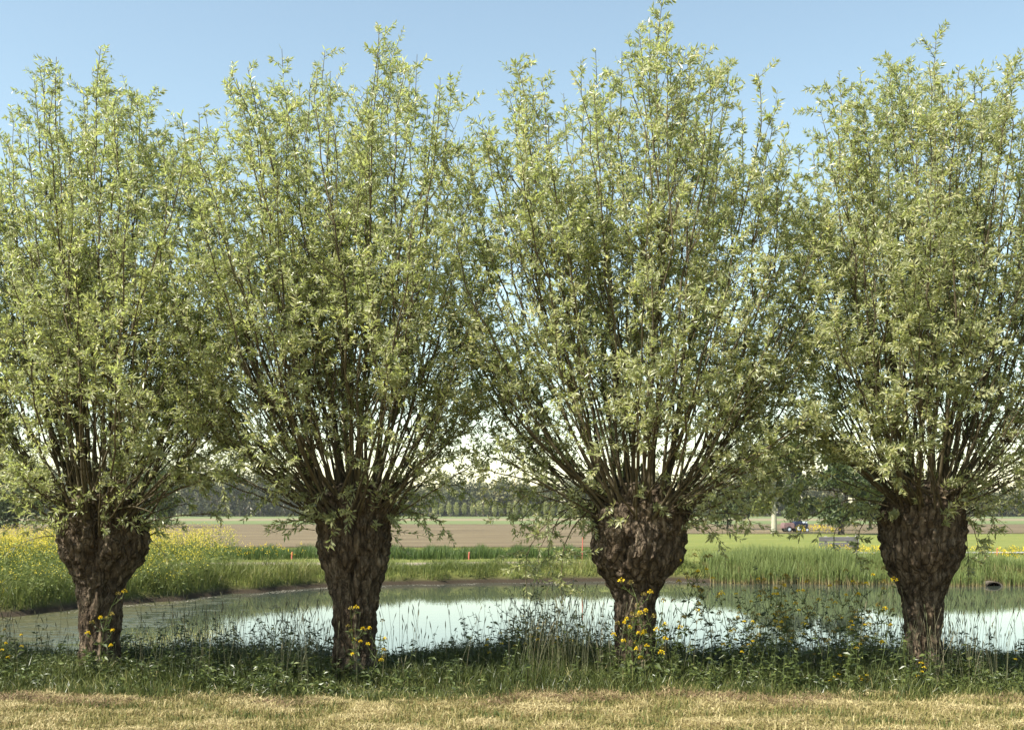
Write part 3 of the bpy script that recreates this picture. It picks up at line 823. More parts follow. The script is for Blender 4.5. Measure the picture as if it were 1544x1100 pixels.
uu = unit(rng.normal(size=(n * nl, 3)) * 0.5 + np.array([0, 0, 1.0]))
v, q = leaves(p.reshape(-1, 3), dd.reshape(-1, 3), uu, Lh, Lh * rng.uniform(0.3, 0.55, n * nl), droop=0.25)
mb.add(v, q, a=np.repeat(np.clip(rng.normal(0.45, 0.25, n * nl), 0, 1), 5))
tag(mb.build("undergrowth", M['herb_leaf']), "dark leafy undergrowth of weeds along the near bank", "undergrowth", kind='stuff')

# flowering grass stalks that stand against the water
def stalk_d(x, y):
    return (0.14 + 0.86 * (np.sin(x * 1.7 + 0.4) + 0.7 * np.sin(x * 4.9 + y) > 0.35)) * (1 - 0.62 * np.exp(-((x + 3.0) / .7) ** 2))
x, y = scatter(5200, -7.0, 7.0, 11.0, 14.6, stalk_d)
n = len(x)
hst = (0.30 + 0.55 * rng.uniform(0, 1, n) ** 1.5) * (0.8 + 0.3 * np.sin(x * 0.9 + 1.1) ** 2)
b = np.stack([x, y, gz(x, y)], 1)
az = rng.uniform(0, 2 * np.pi, n); ln_ = rng.uniform(0.03, 0.28, n)
kk = np.linspace(0, 1, 7)[None, :, None]
hz = np.stack([np.cos(az) * ln_, np.sin(az) * ln_, np.zeros(n)], 1)
TP = b[:, None] + np.array([0, 0, 1.0]) * hst[:, None, None] * kk + hz[:, None] * (hst[:, None, None] * kk ** 2)
mb = MB()
v, q = tubes(TP, np.full((n, 7), 0.0015), 3)
ta = np.clip(rng.normal(0.45, 0.2, n), 0, 1)
mb.add(v, q, a=np.repeat(ta, 21))
sd_ = unit(TP[:, -1] - TP[:, -2])
sl = rng.uniform(0.035, 0.095, n)
k6 = np.linspace(0, 1, 6)[None, :, None]
SP = TP[:, -1][:, None] + sd_[:, None] * sl[:, None, None] * k6
SR = np.array([0.002, 0.0040, 0.0050, 0.0045, 0.003, 0.001])[None] * rng.uniform(0.7, 1.25, (n, 1))
v, q = tubes(SP, SR, 5)
mb.add(v, q, a=np.repeat(np.clip(ta + 0.1, 0, 1), 30))
tag(mb.build("seeding_grass", M['seed_stalk']), "thin grass stalks with seed heads against the pond", "grass", kind='stuff')

# ---- mustard plants in bloom: individuals
def make_mustard(seed, hgt, nheads, spread, spent=0.4):
    rs = np.random.default_rng(seed)
    root = empty("mustard_plant", (0, 0, 0))
    st = MB(); lf = MB()
    heads = []
    main = bez(np.zeros(3), np.array([0.02, 0, hgt * .3]), np.array([rs.normal() * .05, rs.normal() * .05, hgt * .7]), np.array([rs.normal() * .07, rs.normal() * .07, hgt]), 8)
    v, q = tubes(main[None], np.linspace(0.006, 0.002, 8)[None], 5)
    st.add(v, q, a=0.7)
    heads.append(main[-1])
    for k in range(nheads - 1):
        t = rs.uniform(0.3, 0.92); i = int(t * 7); b = main[i]
        a = rs.uniform(0, 2 * np.pi); l = spread * rs.uniform(0.45, 1.0)
        tip = b + np.array([math.cos(a) * l * .7, math.sin(a) * l * .6, l * rs.uniform(0.5, 1.1)])
        P = bez(b, b + (tip - b) * np.array([.5, .5, .25]), b + (tip - b) * np.array([.85, .85, .6]), tip, 7)
        v, q = tubes(P[None], np.linspace(0.0036, 0.0014, 7)[None], 4)
        st.add(v, q, a=0.6)
        heads.append(tip)
        # seed pods along the shoot
        m_ = 7
        pb = P[rs.integers(3, 7, m_)]
        pd = unit(rs.normal(size=(m_, 3)) * .6 + np.array([0, 0, .6]))
        pp = pb[:, None] + pd[:, None] * (rs.uniform(0.015, .035, m_))[:, None, None] * np.linspace(0, 1, 3)[None, :, None]
        v, q = tubes(pp, np.full((m_, 3), 0.0013), 3); st.add(v, q, a=0.5)
        m_ = 5
        pb = P[rs.integers(0, 6, m_)]; d = unit(rs.normal(size=(m_, 3)) + np.array([0, 0, .2]))
        L = rs.uniform(0.025, 0.06, m_)
        v, q = leaves(pb, d, randdir(m_), L, L * .35); lf.add(v, q, a=np.repeat(rs.uniform(0.2, 0.9, m_), 5))
    m_ = 34 if nheads < 12 else 80
    t = rs.uniform(0.05, 0.8, m_); pb = main[(t * 7).astype(int)]
    az = rs.uniform(0, 2 * np.pi, m_); d = np.stack([np.cos(az), np.sin(az), rs.uniform(-.2, .6, m_)], 1)
    L = rs.uniform(0.06, 0.15, m_) * (1.15 - t)
    v, q = leaves(pb + d * 0.02, d, unit(rs.normal(size=(m_, 3)) * .4 + np.array([0, 0, 1])), L, L * .45, droop=.3)
    lf.add(v, q, a=np.repeat(rs.uniform(0.1, 0.8, m_), 5))
    st.build("stem", M['herb_leaf'], root, smooth=True)
    lf.build("leaves", M['herb_leaf'], root)
    for i, hp in enumerate(heads):
        n = 34
        d = randdir(n); d[:, 2] = np.abs(d[:, 2]) * 1.1 - 0.25
        r = rs.uniform(0.011, 0.023)
        L = rs.uniform(0.009, 0.016, n)
        v, q = leaves(hp + d * r, unit(d + rs.normal(size=(n, 3)) * .8), randdir(n), L, L * .9, droop=.1)
        MB().add(v, q, a=np.repeat(rs.uniform(0, 1, n), 5)).build("flower_head", M['spent_petal'] if rs.uniform() < spent else M['petal'], root)
    return root

MUST = [make_mustard(21, 0.78, 9, 0.22, .35), make_mustard(22, 0.62, 7, 0.20, .45), make_mustard(23, 0.95, 17, 0.32, .62), make_mustard(24, 0.42, 6, 0.13, .1)]
used = set()
def mustard(kind, X, topY, d, label):
    """template kind, photo column, photo row of its top, distance"""
    base = MUST[kind]
    o = base if kind not in used else copy_tree(base)
    used.add(kind)
    xw = (X - 772) / FPX * d
    g = float(gz(np.array([xw]), np.array([d]))[0])
    ztop = EYE - (topY - HOR) / FPX * d
    hs = [0.78, 0.62, 0.95, 0.42][kind]
    s = max(0.4, (ztop - g) / hs)
    o.location = (xw, d, g)
    o.scale = (0.5 + 0.5 * s, 0.5 + 0.5 * s, s)
    o.rotation_euler = (0, 0, rng.uniform(0, 6.28))
    tag(o, label, "plant", "yellow mustard plants along the near bank")
for a in [
    (0, 152, 895, 11.5, "yellow mustard plant in front of the forked leftmost willow trunk"),
    (1, 20, 948, 11.8, "mustard plant by the left frame edge against olive water"),
    (0, 540, 915, 11.4, "bright yellow mustard plant in front of the wedge shaped willow trunk"),
    (1, 562, 935, 11.3, "mustard plant at the right foot of the wedge shaped trunk"),
    (1, 748, 945, 12.2, "thin mustard plant among seeding grass, leftmost of the middle clump"),
    (0, 775, 928, 12.5, "tall fading mustard plant at the peak of the middle clump"),
    (1, 800, 938, 12.2, "fading mustard plant in the middle of the clump between two trunks"),
    (1, 825, 935, 12.6, "spindly mustard plant with brownish heads in the middle clump"),
    (1, 850, 940, 12.3, "spindly mustard plant rightmost in the middle clump"),
    (0, 945, 895, 11.0, "mustard plant with many blooms before left half of knobbly willow trunk"),
    (0, 968, 880, 10.95, "tallest yellow mustard plant before the knobbly willow trunk"),
    (1, 955, 925, 10.9, "lowest blooming mustard plant before the middle of the knobbly trunk"),
    (1, 982, 905, 10.95, "mustard plant at right edge of the knobbly willow trunk"),
    (2, 1030, 860, 11.6, "tall mustard plant just right of the knobbly willow, reaching the far bank"),
    (2, 1075, 885, 11.8, "leafy mustard plant between knobbly willow and dark bushy clump"),
    (0, 1105, 895, 11.5, "mustard plant left of the big bushy clump over the water"),
    (2, 1150, 885, 11.7, "bushy mustard plant in the left of the big right clump"),
    (2, 1190, 895, 11.4, "bushy mustard plant with low yellow heads in the big right clump"),
    (2, 1225, 890, 11.9, "mustard plant in front of the dark tree reflection"),
    (2, 1262, 895, 11.6, "bushy mustard plant right of the dark tree reflection"),
    (2, 1300, 880, 11.7, "tall arching mustard plant left of the right willow trunk"),
    (2, 1118, 905, 12.0, "olive green mustard plant at the left flank of the big right clump"),
    (2, 1135, 935, 11.3, "low bushy mustard plant in front of the big right clump"),
    (2, 1172, 915, 12.2, "mustard plant with many faded heads behind the big right clump"),
    (2, 1208, 930, 11.4, "low spreading mustard plant under the dark tree reflection"),
    (2, 1245, 925, 12.1, "faded mustard plant against the dark tree reflection"),
    (2, 1283, 940, 11.3, "low bushy mustard plant at the right flank of the big right clump"),
    (1, 1012, 925, 11.9, "thin mustard plant close behind the right side of the knobbly trunk"),
    (0, 1328, 875, 11.5, "mustard plant nearest the left side of the right willow trunk"),
    (3, 1255, 1040, 10.75, "low mustard plant at the mown edge, larger of two"),
    (3, 1305, 1036, 10.8, "low mustard sprig at the mown edge with three small blooms"),
    (1, 1540, 975, 11.6, "mustard plant at the right frame edge among grass stalks"),
    (3, 1385, 1000, 11.0, "small mustard plant at the foot of the right willow trunk"),
]: mustard(*a)

# ---- cow parsley
def cow_parsley(X, topY, d, seed, label):
    rs = np.random.default_rng(seed)
    xw = (X - 772) / FPX * d
    g = float(gz(np.array([xw]), np.array([d]))[0])
    H = EYE - (topY - HOR) / FPX * d - g
    root = empty("cow_parsley", (xw, d, g))
    tag(root, label, "plant", "cow parsley on the near bank")
    st = MB(); lf = MB()
    main = bez(np.zeros(3), np.array([0, 0, H * .35]), np.array([.03, 0, H * .7]), np.array([.04, .02, H]), 8)
    v, q = tubes(main[None], np.linspace(.007, .003, 8)[None], 6); st.add(v, q, a=.5)
    tips = [main[-1]]
    for k in range(6):
        b = main[rs.integers(3, 7)]; a = rs.uniform(0, 6.28); l = rs.uniform(.12, .28)
        t = b + np.array([math.cos(a) * l, math.sin(a) * l * .7, l * rs.uniform(.6, 1.0)])
        P = bez(b, b + (t - b) * [.5, .5, .3], b + (t - b) * [.8, .8, .6], t, 6)
        v, q = tubes(P[None], np.linspace(.004, .002, 6)[None], 4); st.add(v, q, a=.4); tips.append(t)
    m_ = 90
    t = rs.uniform(.05, .75, m_); pb = main[(t * 7).astype(int)]
    az = rs.uniform(0, 6.28, m_); d_ = np.stack([np.cos(az), np.sin(az), rs.uniform(-.2, .4, m_)], 1)
    L = rs.uniform(.03, .07, m_)
    v, q = leaves(pb + d_ * rs.uniform(.02, .16, (m_, 1)), d_ + rs.normal(size=(m_, 3)) * .5, randdir(m_) + np.array([0, 0, 1.2]), L, L * .4); lf.add(v, q, a=np.repeat(rs.uniform(.1, .8, m_), 5))
    st.build("stem", M['herb_leaf'], root, True); lf.build("leaves", M['herb_leaf'], root)
    for t in tips:
        u = MB(); nr = 11
        a = rs.uniform(0, 6.28, nr); rr_ = np.sqrt(rs.uniform(0.1, 1, nr)) * rs.uniform(.03, .05)
        e = t + np.stack([np.cos(a) * rr_, np.sin(a) * rr_, .03 - rr_ * .25], 1)
        v, q = tubes(np.stack([np.repeat(t[None], nr, 0), (t + e) / 2, e], 1), np.full((nr, 3), .0011), 3); u.add(v, q, a=0)
        m_ = nr * 8
        pc = np.repeat(e, 8, 0) + rs.normal(size=(m_, 3)) * [.006, .006, .002]
        az = rs.uniform(0, 6.28, m_)
        v, q = leaves(pc, np.stack([np.cos(az), np.sin(az), np.zeros(m_)], 1), np.tile([0, 0, 1.0], (m_, 1)), .007, .006); u.add(v, q, a=np.repeat(rs.uniform(0, 1, m_), 5))
        u.build("umbel", M['white_petal'], root)
cow_parsley(412, 918, 12.0, 1, "tallest cow parsley against bright water left of the wedge shaped trunk")
cow_parsley(440, 938, 11.9, 2, "cow parsley with drooping umbels nearer the wedge shaped trunk")
cow_parsley(388, 950, 12.3, 3, "short cow parsley at the edge of the olive weed reflection")
cow_parsley(785, 915, 12.6, 4, "cow parsley rising from the middle mustard clump")

# ------------------------------------------------------------------ far bank vegetation (stuff)
def shore_points(n, x0, x1, lo, hi, y0=17.5, y1=42):
    xs_, ys_ = [], []
    tot = 0
    while tot < n:
        x = rng.uniform(x0, x1, n * 4); y = rng.uniform(y0, y1, n * 4)
        sd = shore_sd(x, y)
        k = (sd > lo) & (sd < hi)
        xs_.append(x[k]); ys_.append(y[k]); tot += k.sum()
    return np.concatenate(xs_)[:n], np.concatenate(ys_)[:n]
x, y = shore_points(44000, -20, 8.5, 0.30, 1.9)
n = len(x)
tuft = 0.5 + 0.5 * np.sin(x * 3.1 + y) * np.sin(y * 2.3 - x * 1.2)
h = rng.uniform(0.12, 0.36, n) * (0.6 + 0.8 * tuft) * (1 + 0.5 * (x < -6))
P = np.stack([x, y, gz(x, y) - 0.02], 1)
V, Q, hg = blades(P, h, rng.uniform(0.008, 0.018, n), h * rng.uniform(0.1, 0.7, n), rng.uniform(0, 6.28, n))
tint = np.clip(rng.normal(0.5, 0.2, n) + 0.15 * np.sin(x * 0.8) , 0, 1)
tag(mesh("bank_grass", V, Q, mat=M['bank_grass'], attrs={'rnd': np.repeat(tint, 6)}), "green grass fringing the far bank of the pond", "grass", kind='stuff')

x, y = shore_points(30000, 6.2, 24, -0.25, 2.0, 30, 41)
n = len(x)
h = rng.uniform(0.55, 0.95, n) * (0.85 + 0.2 * np.sin(x * 2.1) * np.sin(x * .7))
h = np.where(x > 13.1, h * 0.75, h)
keep = ~((np.abs(x - 14.4) < 0.34) & (y < 34.3))
P = np.stack([x, y, np.maximum(gz(x, y), WATER - 0.1)], 1)[keep]; h = h[keep]; n = len(h)
V, Q, hg = blades(P, h, rng.uniform(0.010, 0.022, n), h * rng.uniform(0.02, 0.3, n), rng.uniform(0, 6.28, n))
tag(mesh("reeds", V, Q, mat=M['reed'], attrs={'rnd': np.clip(hg * 0.8 + np.repeat(rng.normal(0.02, 0.09, n), 6), 0, 1)}), "reed belt with straw coloured bases along the right far bank", "reeds", kind='stuff')

x, y = shore_points(5200, -20, 6, -0.55, -0.02)
k = (np.sin(x * 1.9) + np.sin(x * 4.7 + 1) + rng.normal(0, .7, len(x))) > 0.0; x, y = x[k], y[k]; n = len(x)
az = rng.uniform(0, 6.28, n); L = rng.uniform(.02, .08, n)
v, q = leaves(np.stack([x, y, np.full(n, WATER + .006)], 1), np.stack([np.cos(az), np.sin(az), np.full(n, .02)], 1), np.tile([0, 0, 1.0], (n, 1)), L, L * .6, fold=0.02, droop=0)
tag(MB().add(v, q, a=np.repeat(rng.uniform(0, 1, n), 5)).build("floating_debris", M['debris']), "pale floating debris along the far waterline", "debris", kind='stuff')

# tall green crop strip before the ploughed field
x, y = scatter(34000, -22, 5.4, 43.8, 46.2, None)
n = len(x)
h = rng.uniform(0.3, 0.62, n) * (0.85 + 0.15 * np.sin(x * 3.7) + 0.1 * np.sin(x * 9))
V, Q, hg = blades(np.stack([x, y, np.full(n, GZ - .02)], 1), h, rng.uniform(0.012, 0.028, n), h * rng.uniform(0.02, 0.35, n), rng.uniform(0, 6.28, n))
tag(mesh("crop_strip_grass", V, Q, mat=M['crop'], attrs={'rnd': np.repeat(np.clip(rng.normal(.5, .25, n), 0, 1), 6)}), "tall dark green crop strip before the ploughed field", "crop", kind='stuff')

# short lawn tufts for the far lawns
x, y = scatter(42000, -16, 26, 36.5, 58, lambda x, y: (shore_sd(x, y) > 1.2) * np.where((y > 37.6) & (y < 40.6) & (x < 6), 0.3, 1.0))
n = len(x)
h = rng.uniform(0.03, 0.11, n)
V, Q, hg = blades(np.stack([x, y, gz(x, y) - .01], 1), h, rng.uniform(0.012, 0.03, n), h * rng.uniform(0.1, 0.8, n), rng.uniform(0, 6.28, n))
tag(mesh("lawn_grass", V, Q, mat=M['bank_grass'], attrs={'rnd': np.repeat(np.clip(rng.normal(.6, .2, n), 0, 1), 6)}), "short lawn grass beyond the pond", "grass", kind='stuff')

# yellow flowering crop on the left bank
def rape_region(x, y):
    sd = shore_sd(x, y)
    return (sd > 0.35) & (sd < 7.5) & (x < -8.0 - (y - 30) * 0.12)
x, y = scatter(16000, -24, -7, 19.5, 36, lambda x, y: rape_region(x, y) * 1.0)
k = rng.permutation(len(x))[:2100]; x, y = x[k], y[k]
n = len(x)
sdv = shore_sd(x, y)
h = (0.5 + 0.66 * sstep(0.3, 2.8, sdv)) * rng.uniform(0.75, 1.15, n)
b = np.stack([x, y, gz(x, y)], 1)
mb = MB()
d = np.stack([rng.normal(0, .12, n), rng.normal(0, .12, n), np.ones(n)], 1)
kk = np.linspace(0, 1, 4)[None, :, None]
v, q = tubes(b[:, None] + d[:, None] * h[:, None, None] * kk, np.full((n, 4), .005), 3); mb.add(v, q, a=.6)
nl = 26
t = rng.uniform(.1, .95, (n, nl)); az = rng.uniform(0, 6.28, (n, nl))
dd = np.stack([np.cos(az), np.sin(az), rng.uniform(-.2, .9, (n, nl))], -1)
p = b[:, None] + d[:, None] * (h[:, None] * t)[..., None] + dd * (0.10 * (1.1 - t))[..., None]
L = rng.uniform(.06, .15, n * nl) * (1.2 - .6 * t.ravel())
v, q = leaves(p.reshape(-1, 3), dd.reshape(-1, 3), unit(rng.normal(size=(n * nl, 3)) * .6 + [0, 0, 1]), L, L * .35, droop=.25)
mb.add(v, q, a=np.repeat(np.clip(rng.normal(.5, .25, n * nl), 0, 1), 5))
tag(mb.build("flowering_crop_foliage", M['rape_leaf']), "leafy green growth of the yellow flowering left bank", "plants", kind='stuff')
fk = rng.uniform(0, 1, n) < 0.35 + 0.6 * sstep(0.8, 2.6, sdv)
bb = b[fk] + d[fk] * h[fk][:, None]; nf_ = len(bb); per = 26
pc = np.repeat(bb, per, 0) + rng.normal(size=(nf_ * per, 3)) * [.11, .11, .085]
v, q = leaves(pc, randdir(nf_ * per), randdir(nf_ * per), .026, .027)
mb = MB().add(v, q, a=np.repeat(rng.uniform(0, 1, nf_ * per), 5))
tag(mb.build("crop_blossom", M['pale_petal']), "yellow blossom covering the left bank", "blossom", kind='stuff')
# scattered yellow flowers by the bench and at the right bank
x1, y1 = scatter(150, 11.3, 14.4, 40.3, 43.0); x2, y2 = scatter(190, 15.0, 22, 36.5, 41.0); x3, y3 = scatter(45, 23, 27.5, 88, 94); x4, y4 = scatter(40, -11.6, -8, 43.2, 43.8)
x = np.concatenate([x1, x2, x3, x4]); y = np.concatenate([y1, y2, y3, y4]); n = len(x)
sc_ = np.where(y > 80, 2.2, 1.0)
top = np.stack([x, y, gz(x, y) + rng.uniform(.25, .62, n) * np.where(y > 80, 1.3, 1)], 1)
b = np.stack([x, y, gz(x, y)], 1)
v, q = tubes(np.stack([b, (b + top) / 2, top], 1), np.full((n, 3), .006), 3)
per = 8
pc = np.repeat(top, per, 0) + rng.normal(size=(n * per, 3)) * .045 * np.repeat(sc_, per)[:, None]
L = .035 * np.repeat(sc_, per)
v2, q2 = leaves(pc, randdir(n * per), randdir(n * per), L, L)
mb = MB().add(v2, q2, a=np.repeat(rng.uniform(0, 1, n * per), 5))
bf = mb.build("bank_flowers", M['petal'])
tag(bf, "yellow flowers scattered by the bench and right far bank", "flowers", kind='stuff')
mesh("flower_stalks", v, q, mat=M['crop'], parent=bf, attrs={'rnd': np.full(len(v), .6)})
# emergent weed standing in the shallows of the near side
x, y = scatter(2600, 0.7, 2.6, 15.4, 18.0); n = len(x)
h = rng.uniform(.05, .3, n)
V, Q, hg = blades(np.stack([x, y, np.full(n, WATER - .02)], 1), h, rng.uniform(.004, .009, n), h * rng.uniform(.05, .5, n), rng.uniform(0, 6.28, n))
tag(mesh("water_weeds", V, Q, mat=M['bank_grass'], attrs={'rnd': np.repeat(np.clip(rng.normal(.7, .2, n), 0, 1), 6)}), "thin weeds standing in shallow water left of the knobbly willow", "water plants", kind='stuff')

# ------------------------------------------------------------------ trees of the middle distance
def leaf_cloud(centres, radii, n, size, rs, squash=0.9):
    k = rs.integers(0, len(centres), n)
    d = unit(rs.normal(size=(n, 3)))
    r = radii[k] * rs.uniform(0.25, 1, n) ** 0.5 * (1 + 0.16 * np.sin(d[:, 0] * 7 + k) * np.sin(d[:, 2] * 6 + k))
    P = centres[k] + d * r[:, None] * np.array([1, 1, squash])
    L = size * rs.uniform(.6, 1.4, n)
    return leaves(P, unit(d * .6 + rs.normal(size=(n, 3))), randdir(n), L, L * .6)

def mid_tree(X, baseY, topY, wpx, seed, leafm, barkm, label, stems=1, n=4200, trunk_r=.16, clear=.2, name="leafy_tree"):
    rs = np.random.default_rng(seed)
    d = (EYE - GZ) / (baseY - HOR) * FPX
    s = d / FPX
    root = empty(name, ((X - 772) * s, d, GZ))
    tag(root, label, "tree", "trees beyond the far lawn")
    H = (baseY - topY) * s; Wd = wpx * s
    tr = MB()
    for k in range(stems):
        a = rs.uniform(0, 6.28); sp_ = 0.0 if stems == 1 else rs.uniform(.3, .9)
        x0 = np.array([rs.normal() * .25 * (stems > 1), rs.normal() * .25 * (stems > 1), -.1])
        x1_ = x0 + np.array([math.cos(a) * sp_, math.sin(a) * sp_, H * .6])
        P = bez(x0, x0 + [0, 0, H * .2], x1_ - [0, 0, H * .2], x1_, 9)
        v, q = tubes(P[None], np.linspace(trunk_r, trunk_r * .4, 9)[None] * (1 if stems == 1 else .6), 8); tr.add(v, q)
        for j in range(5):
            i = rs.integers(4, 9); b_ = P[i]; aa = rs.uniform(0, 6.28); l = Wd * rs.uniform(.2, .38)
            e = b_ + np.array([math.cos(aa) * l, math.sin(aa) * l, l * rs.uniform(.4, 1.1)])
            v, q = tubes(bez(b_, b_ + (e - b_) * .4, b_ + (e - b_) * [.7, .7, .6], e, 5)[None], np.linspace(trunk_r * .4, .02, 5)[None], 5); tr.add(v, q)
    tr.build("trunk", barkm, root, smooth=True)
    nc = 16
    cz = H * (clear + (1 - clear) * rs.uniform(.08, .9, nc))
    pro = np.sin(np.pi * np.clip((cz / H - clear) / (1 - clear), .06, .97)) ** .6
    a = rs.uniform(0, 6.28, nc); rr_ = Wd * .36 * np.sqrt(rs.uniform(0, 1, nc)) * pro
    cen = np.stack([np.cos(a) * rr_, np.sin(a) * rr_, cz], 1)
    rad = Wd * rs.uniform(.11, .24, nc)
    v, q = leaf_cloud(cen, rad, n, .30, rs)
    mesh("crown", v, q, mat=leafm, parent=root, attrs={'rnd': np.repeat(np.clip(rs.normal(.5, .25, n), 0, 1), 5)})
    return root
mid_tree(1167, 804, 640, 95, 31, M['lime_leaf'], M['pale_bark'], "yellow green tree with pale straight trunk beyond the far lawn", clear=.17, trunk_r=.26, n=5200)
mid_tree(1205, 800, 660, 90, 32, M['tree_leaf'], M['far_bark'], "dark tree standing behind the parked farm vehicle", clear=.1)
mid_tree(1266, 806, 668, 92, 33, M['tree_leaf'], M['far_bark'], "several stemmed bushy dark tree left of the right willow trunk", stems=4, clear=.14, n=5200)
mid_tree(1100, 798, 690, 90, 34, M['tree_leaf'], M['far_bark'], "bushy dark tree right of the knobbly willow head", clear=.05, stems=2)
mid_tree(1312, 797, 690, 75, 35, M['tree_leaf'], M['far_bark'], "dark tree behind the upper left of the right willow head", clear=.08)
mid_tree(240, 795, 690, 120, 36, M['tree_leaf'], M['far_bark'], "dark spreading tree right of the forked leftmost willow head", clear=.02, stems=3, n=5200)
mid_tree(25, 796, 700, 130, 37, M['tree_leaf'], M['far_bark'], "dark spreading tree at the left frame edge behind the yellow bank", clear=.02, stems=3, n=5200)

# far wood: one mass
rs = np.random.default_rng(77)
wl = MB(); wt = MB()
for i in range(560):
    d = rs.uniform(478, 600)
    X = rs.uniform(-180, 1730)
    xw = (X - 772) / FPX * d
    hpx = 62 + 8 * math.sin(X * .006 + 1) + (12 if X < 450 else 0) - (18 if X > 1420 else 0)
    H = hpx * d / FPX * rs.uniform(.62, 1.1) * (1 + .12 * math.sin(X * .045) * math.sin(X * .017))
    nc = 7
    cz = H * rs.uniform(.03, .93, nc); a = rs.uniform(0, 6.28, nc)
    cen = np.stack([xw + np.cos(a) * rs.uniform(0, 3.5, nc), d + np.sin(a) * rs.uniform(0, 3, nc), cz], 1)
    v, q = leaf_cloud(cen, rs.uniform(2.0, 3.6, nc), 330, 1.5, rs)
    wl.add(v, q, a=np.repeat(np.clip(rs.normal(rs.uniform(.2, .75), .2, 330), 0, 1), 5))
    P = np.array([[xw, d, -.3], [xw, d, H * .4], [xw + .3, d, H * .75]])
    v, q = tubes(P[None], np.array([[.35, .28, .1]]), 5); wt.add(v, q)
wood = wl.build("far_wood", M['wood_leaf'])
tag(wood, "dark far wood along the horizon behind the fields", "wood", kind='stuff')
wt.build("trunks", M['far_bark'], wood)

# young poplars in a row before the wood
def poplar():
    rs = np.random.default_rng(91)
    root = empty("young_poplar", (0, 0, 0))
    v, q = tubes(np.array([[[0, 0, -.1], [.02, 0, 2], [0, .03, 4.6]]]), np.array([[.11, .08, .02]]), 6)
    MB().add(v, q).build("trunk", M['far_bark'], root)
    n = 420
    z = rs.uniform(1.0, 5.6, n); r = 1.15 * np.sin(np.pi * np.clip((z - .8) / 5.0, .03, .98)) ** .7 * np.sqrt(rs.uniform(0, 1, n))
    a = rs.uniform(0, 6.28, n)
    P = np.stack([np.cos(a) * r, np.sin(a) * r, z], 1)
    v, q = leaves(P, unit(randdir(n) + np.array([0, 0, .6])), randdir(n), .5, .28)
    mesh("crown", v, q, mat=M['poplar_leaf'], parent=root, attrs={'rnd': np.repeat(rs.uniform(0, 1, n), 5)})
    return root
pop = poplar()
for i in range(27):
    o = pop if i == 0 else copy_tree(pop)
    d = 432 + rng.uniform(-2, 2)
    o.location = ((655 + i * 11.2 + rng.uniform(-1.5, 1.5) - 772) / FPX * d, d, GZ)
    o.rotation_euler = (0, 0, rng.uniform(0, 6.28))
    s = rng.uniform(.85, 1.1); o.scale = (s, s, s)
    tag(o, "pale green young poplar in the row before the far wood", "tree", "row of young poplars")

# ------------------------------------------------------------------ small objects beyond the water
# bench
bo = px(1266, 841, 44.5)
bench = empty("park_bench", (bo[0], 44.5, GZ), R(4))
tag(bench, "dark grey plank bench half hidden by yellow flowers", "bench")
m_ = MB(); box(m_, -.76, .76, .17, .215, .42, .62); box(m_, -.76, .76, .175, .22, .66, .84); bevel(m_.build("backrest", M['grey_wood'], bench))
m_ = MB(); box(m_, -.76, .76, -.28, -.08, .37, .415); box(m_, -.76, .76, -.06, .14, .37, .415); bevel(m_.build("seat", M['grey_wood'], bench))
for sx_ in (-.46, .42):
    m_ = MB(); box(m_, sx_ - .05, sx_ + .05, -.25, .12, -.05, .365); box(m_, sx_ - .045, sx_ + .045, .225, .30, -.05, .86); box(m_, sx_ - .044, sx_ + .044, .121, .224, -.05, .34)
    bevel(m_.build("support", M['concrete'], bench))
# wooden post behind the bench
pp = px(1292, 838, 46.5)
m_ = MB(); v, q = tubes(np.array([[[0, 0, -.3], [0, 0, .3], [.01, 0, .86], [.012, 0, .9]]]), np.array([[.085, .082, .08, .05]]), 10); m_.add(v, q)
ob = m_.build("wooden_post", M['concrete'], None, True); ob.location = (pp[0], 46.5, GZ)
tag(ob, "short pale post behind the right end of the bench", "post")
# marker poles
for X, Y_, d, hh, lab in [(440, 833, 43.6, .27, "short red marker stake before the dark crop strip, left of wedge shaped willow"),
                          (707, 832, 43.6, .27, "short red marker stake before the dark crop strip, midway between two willows"),
                          (878, 860, 37.9, .95, "slim red marker pole on the far bank left of the knobbly willow"),
                          (1503, 842, 37.5, .62, "slim red marker pole above the culvert")]:
    x_ = (X - 772) / FPX * d
    g = float(gz(np.array([x_]), np.array([d]))[0])
    root = empty("marker_stake", (x_, d, g)); tag(root, lab, "marker", "red marker stakes round the pond")
    v, q = tubes(np.array([[[0, 0, -.2], [0, 0, hh * .5], [.015, 0, hh]]]), np.array([[.018, .018, .016]]) * (1.6 if hh < .5 else 1), 8)
    MB().add(v, q).build("stake", M['red_paint'], root, True)
    v, q = tubes(np.array([[[.015, 0, hh + .001], [.015, 0, hh + .03]]]), np.array([[.022, .012]]) * (1.6 if hh < .5 else 1), 8)
    MB().add(v, q).build("cap", M['red_paint'], root, True)
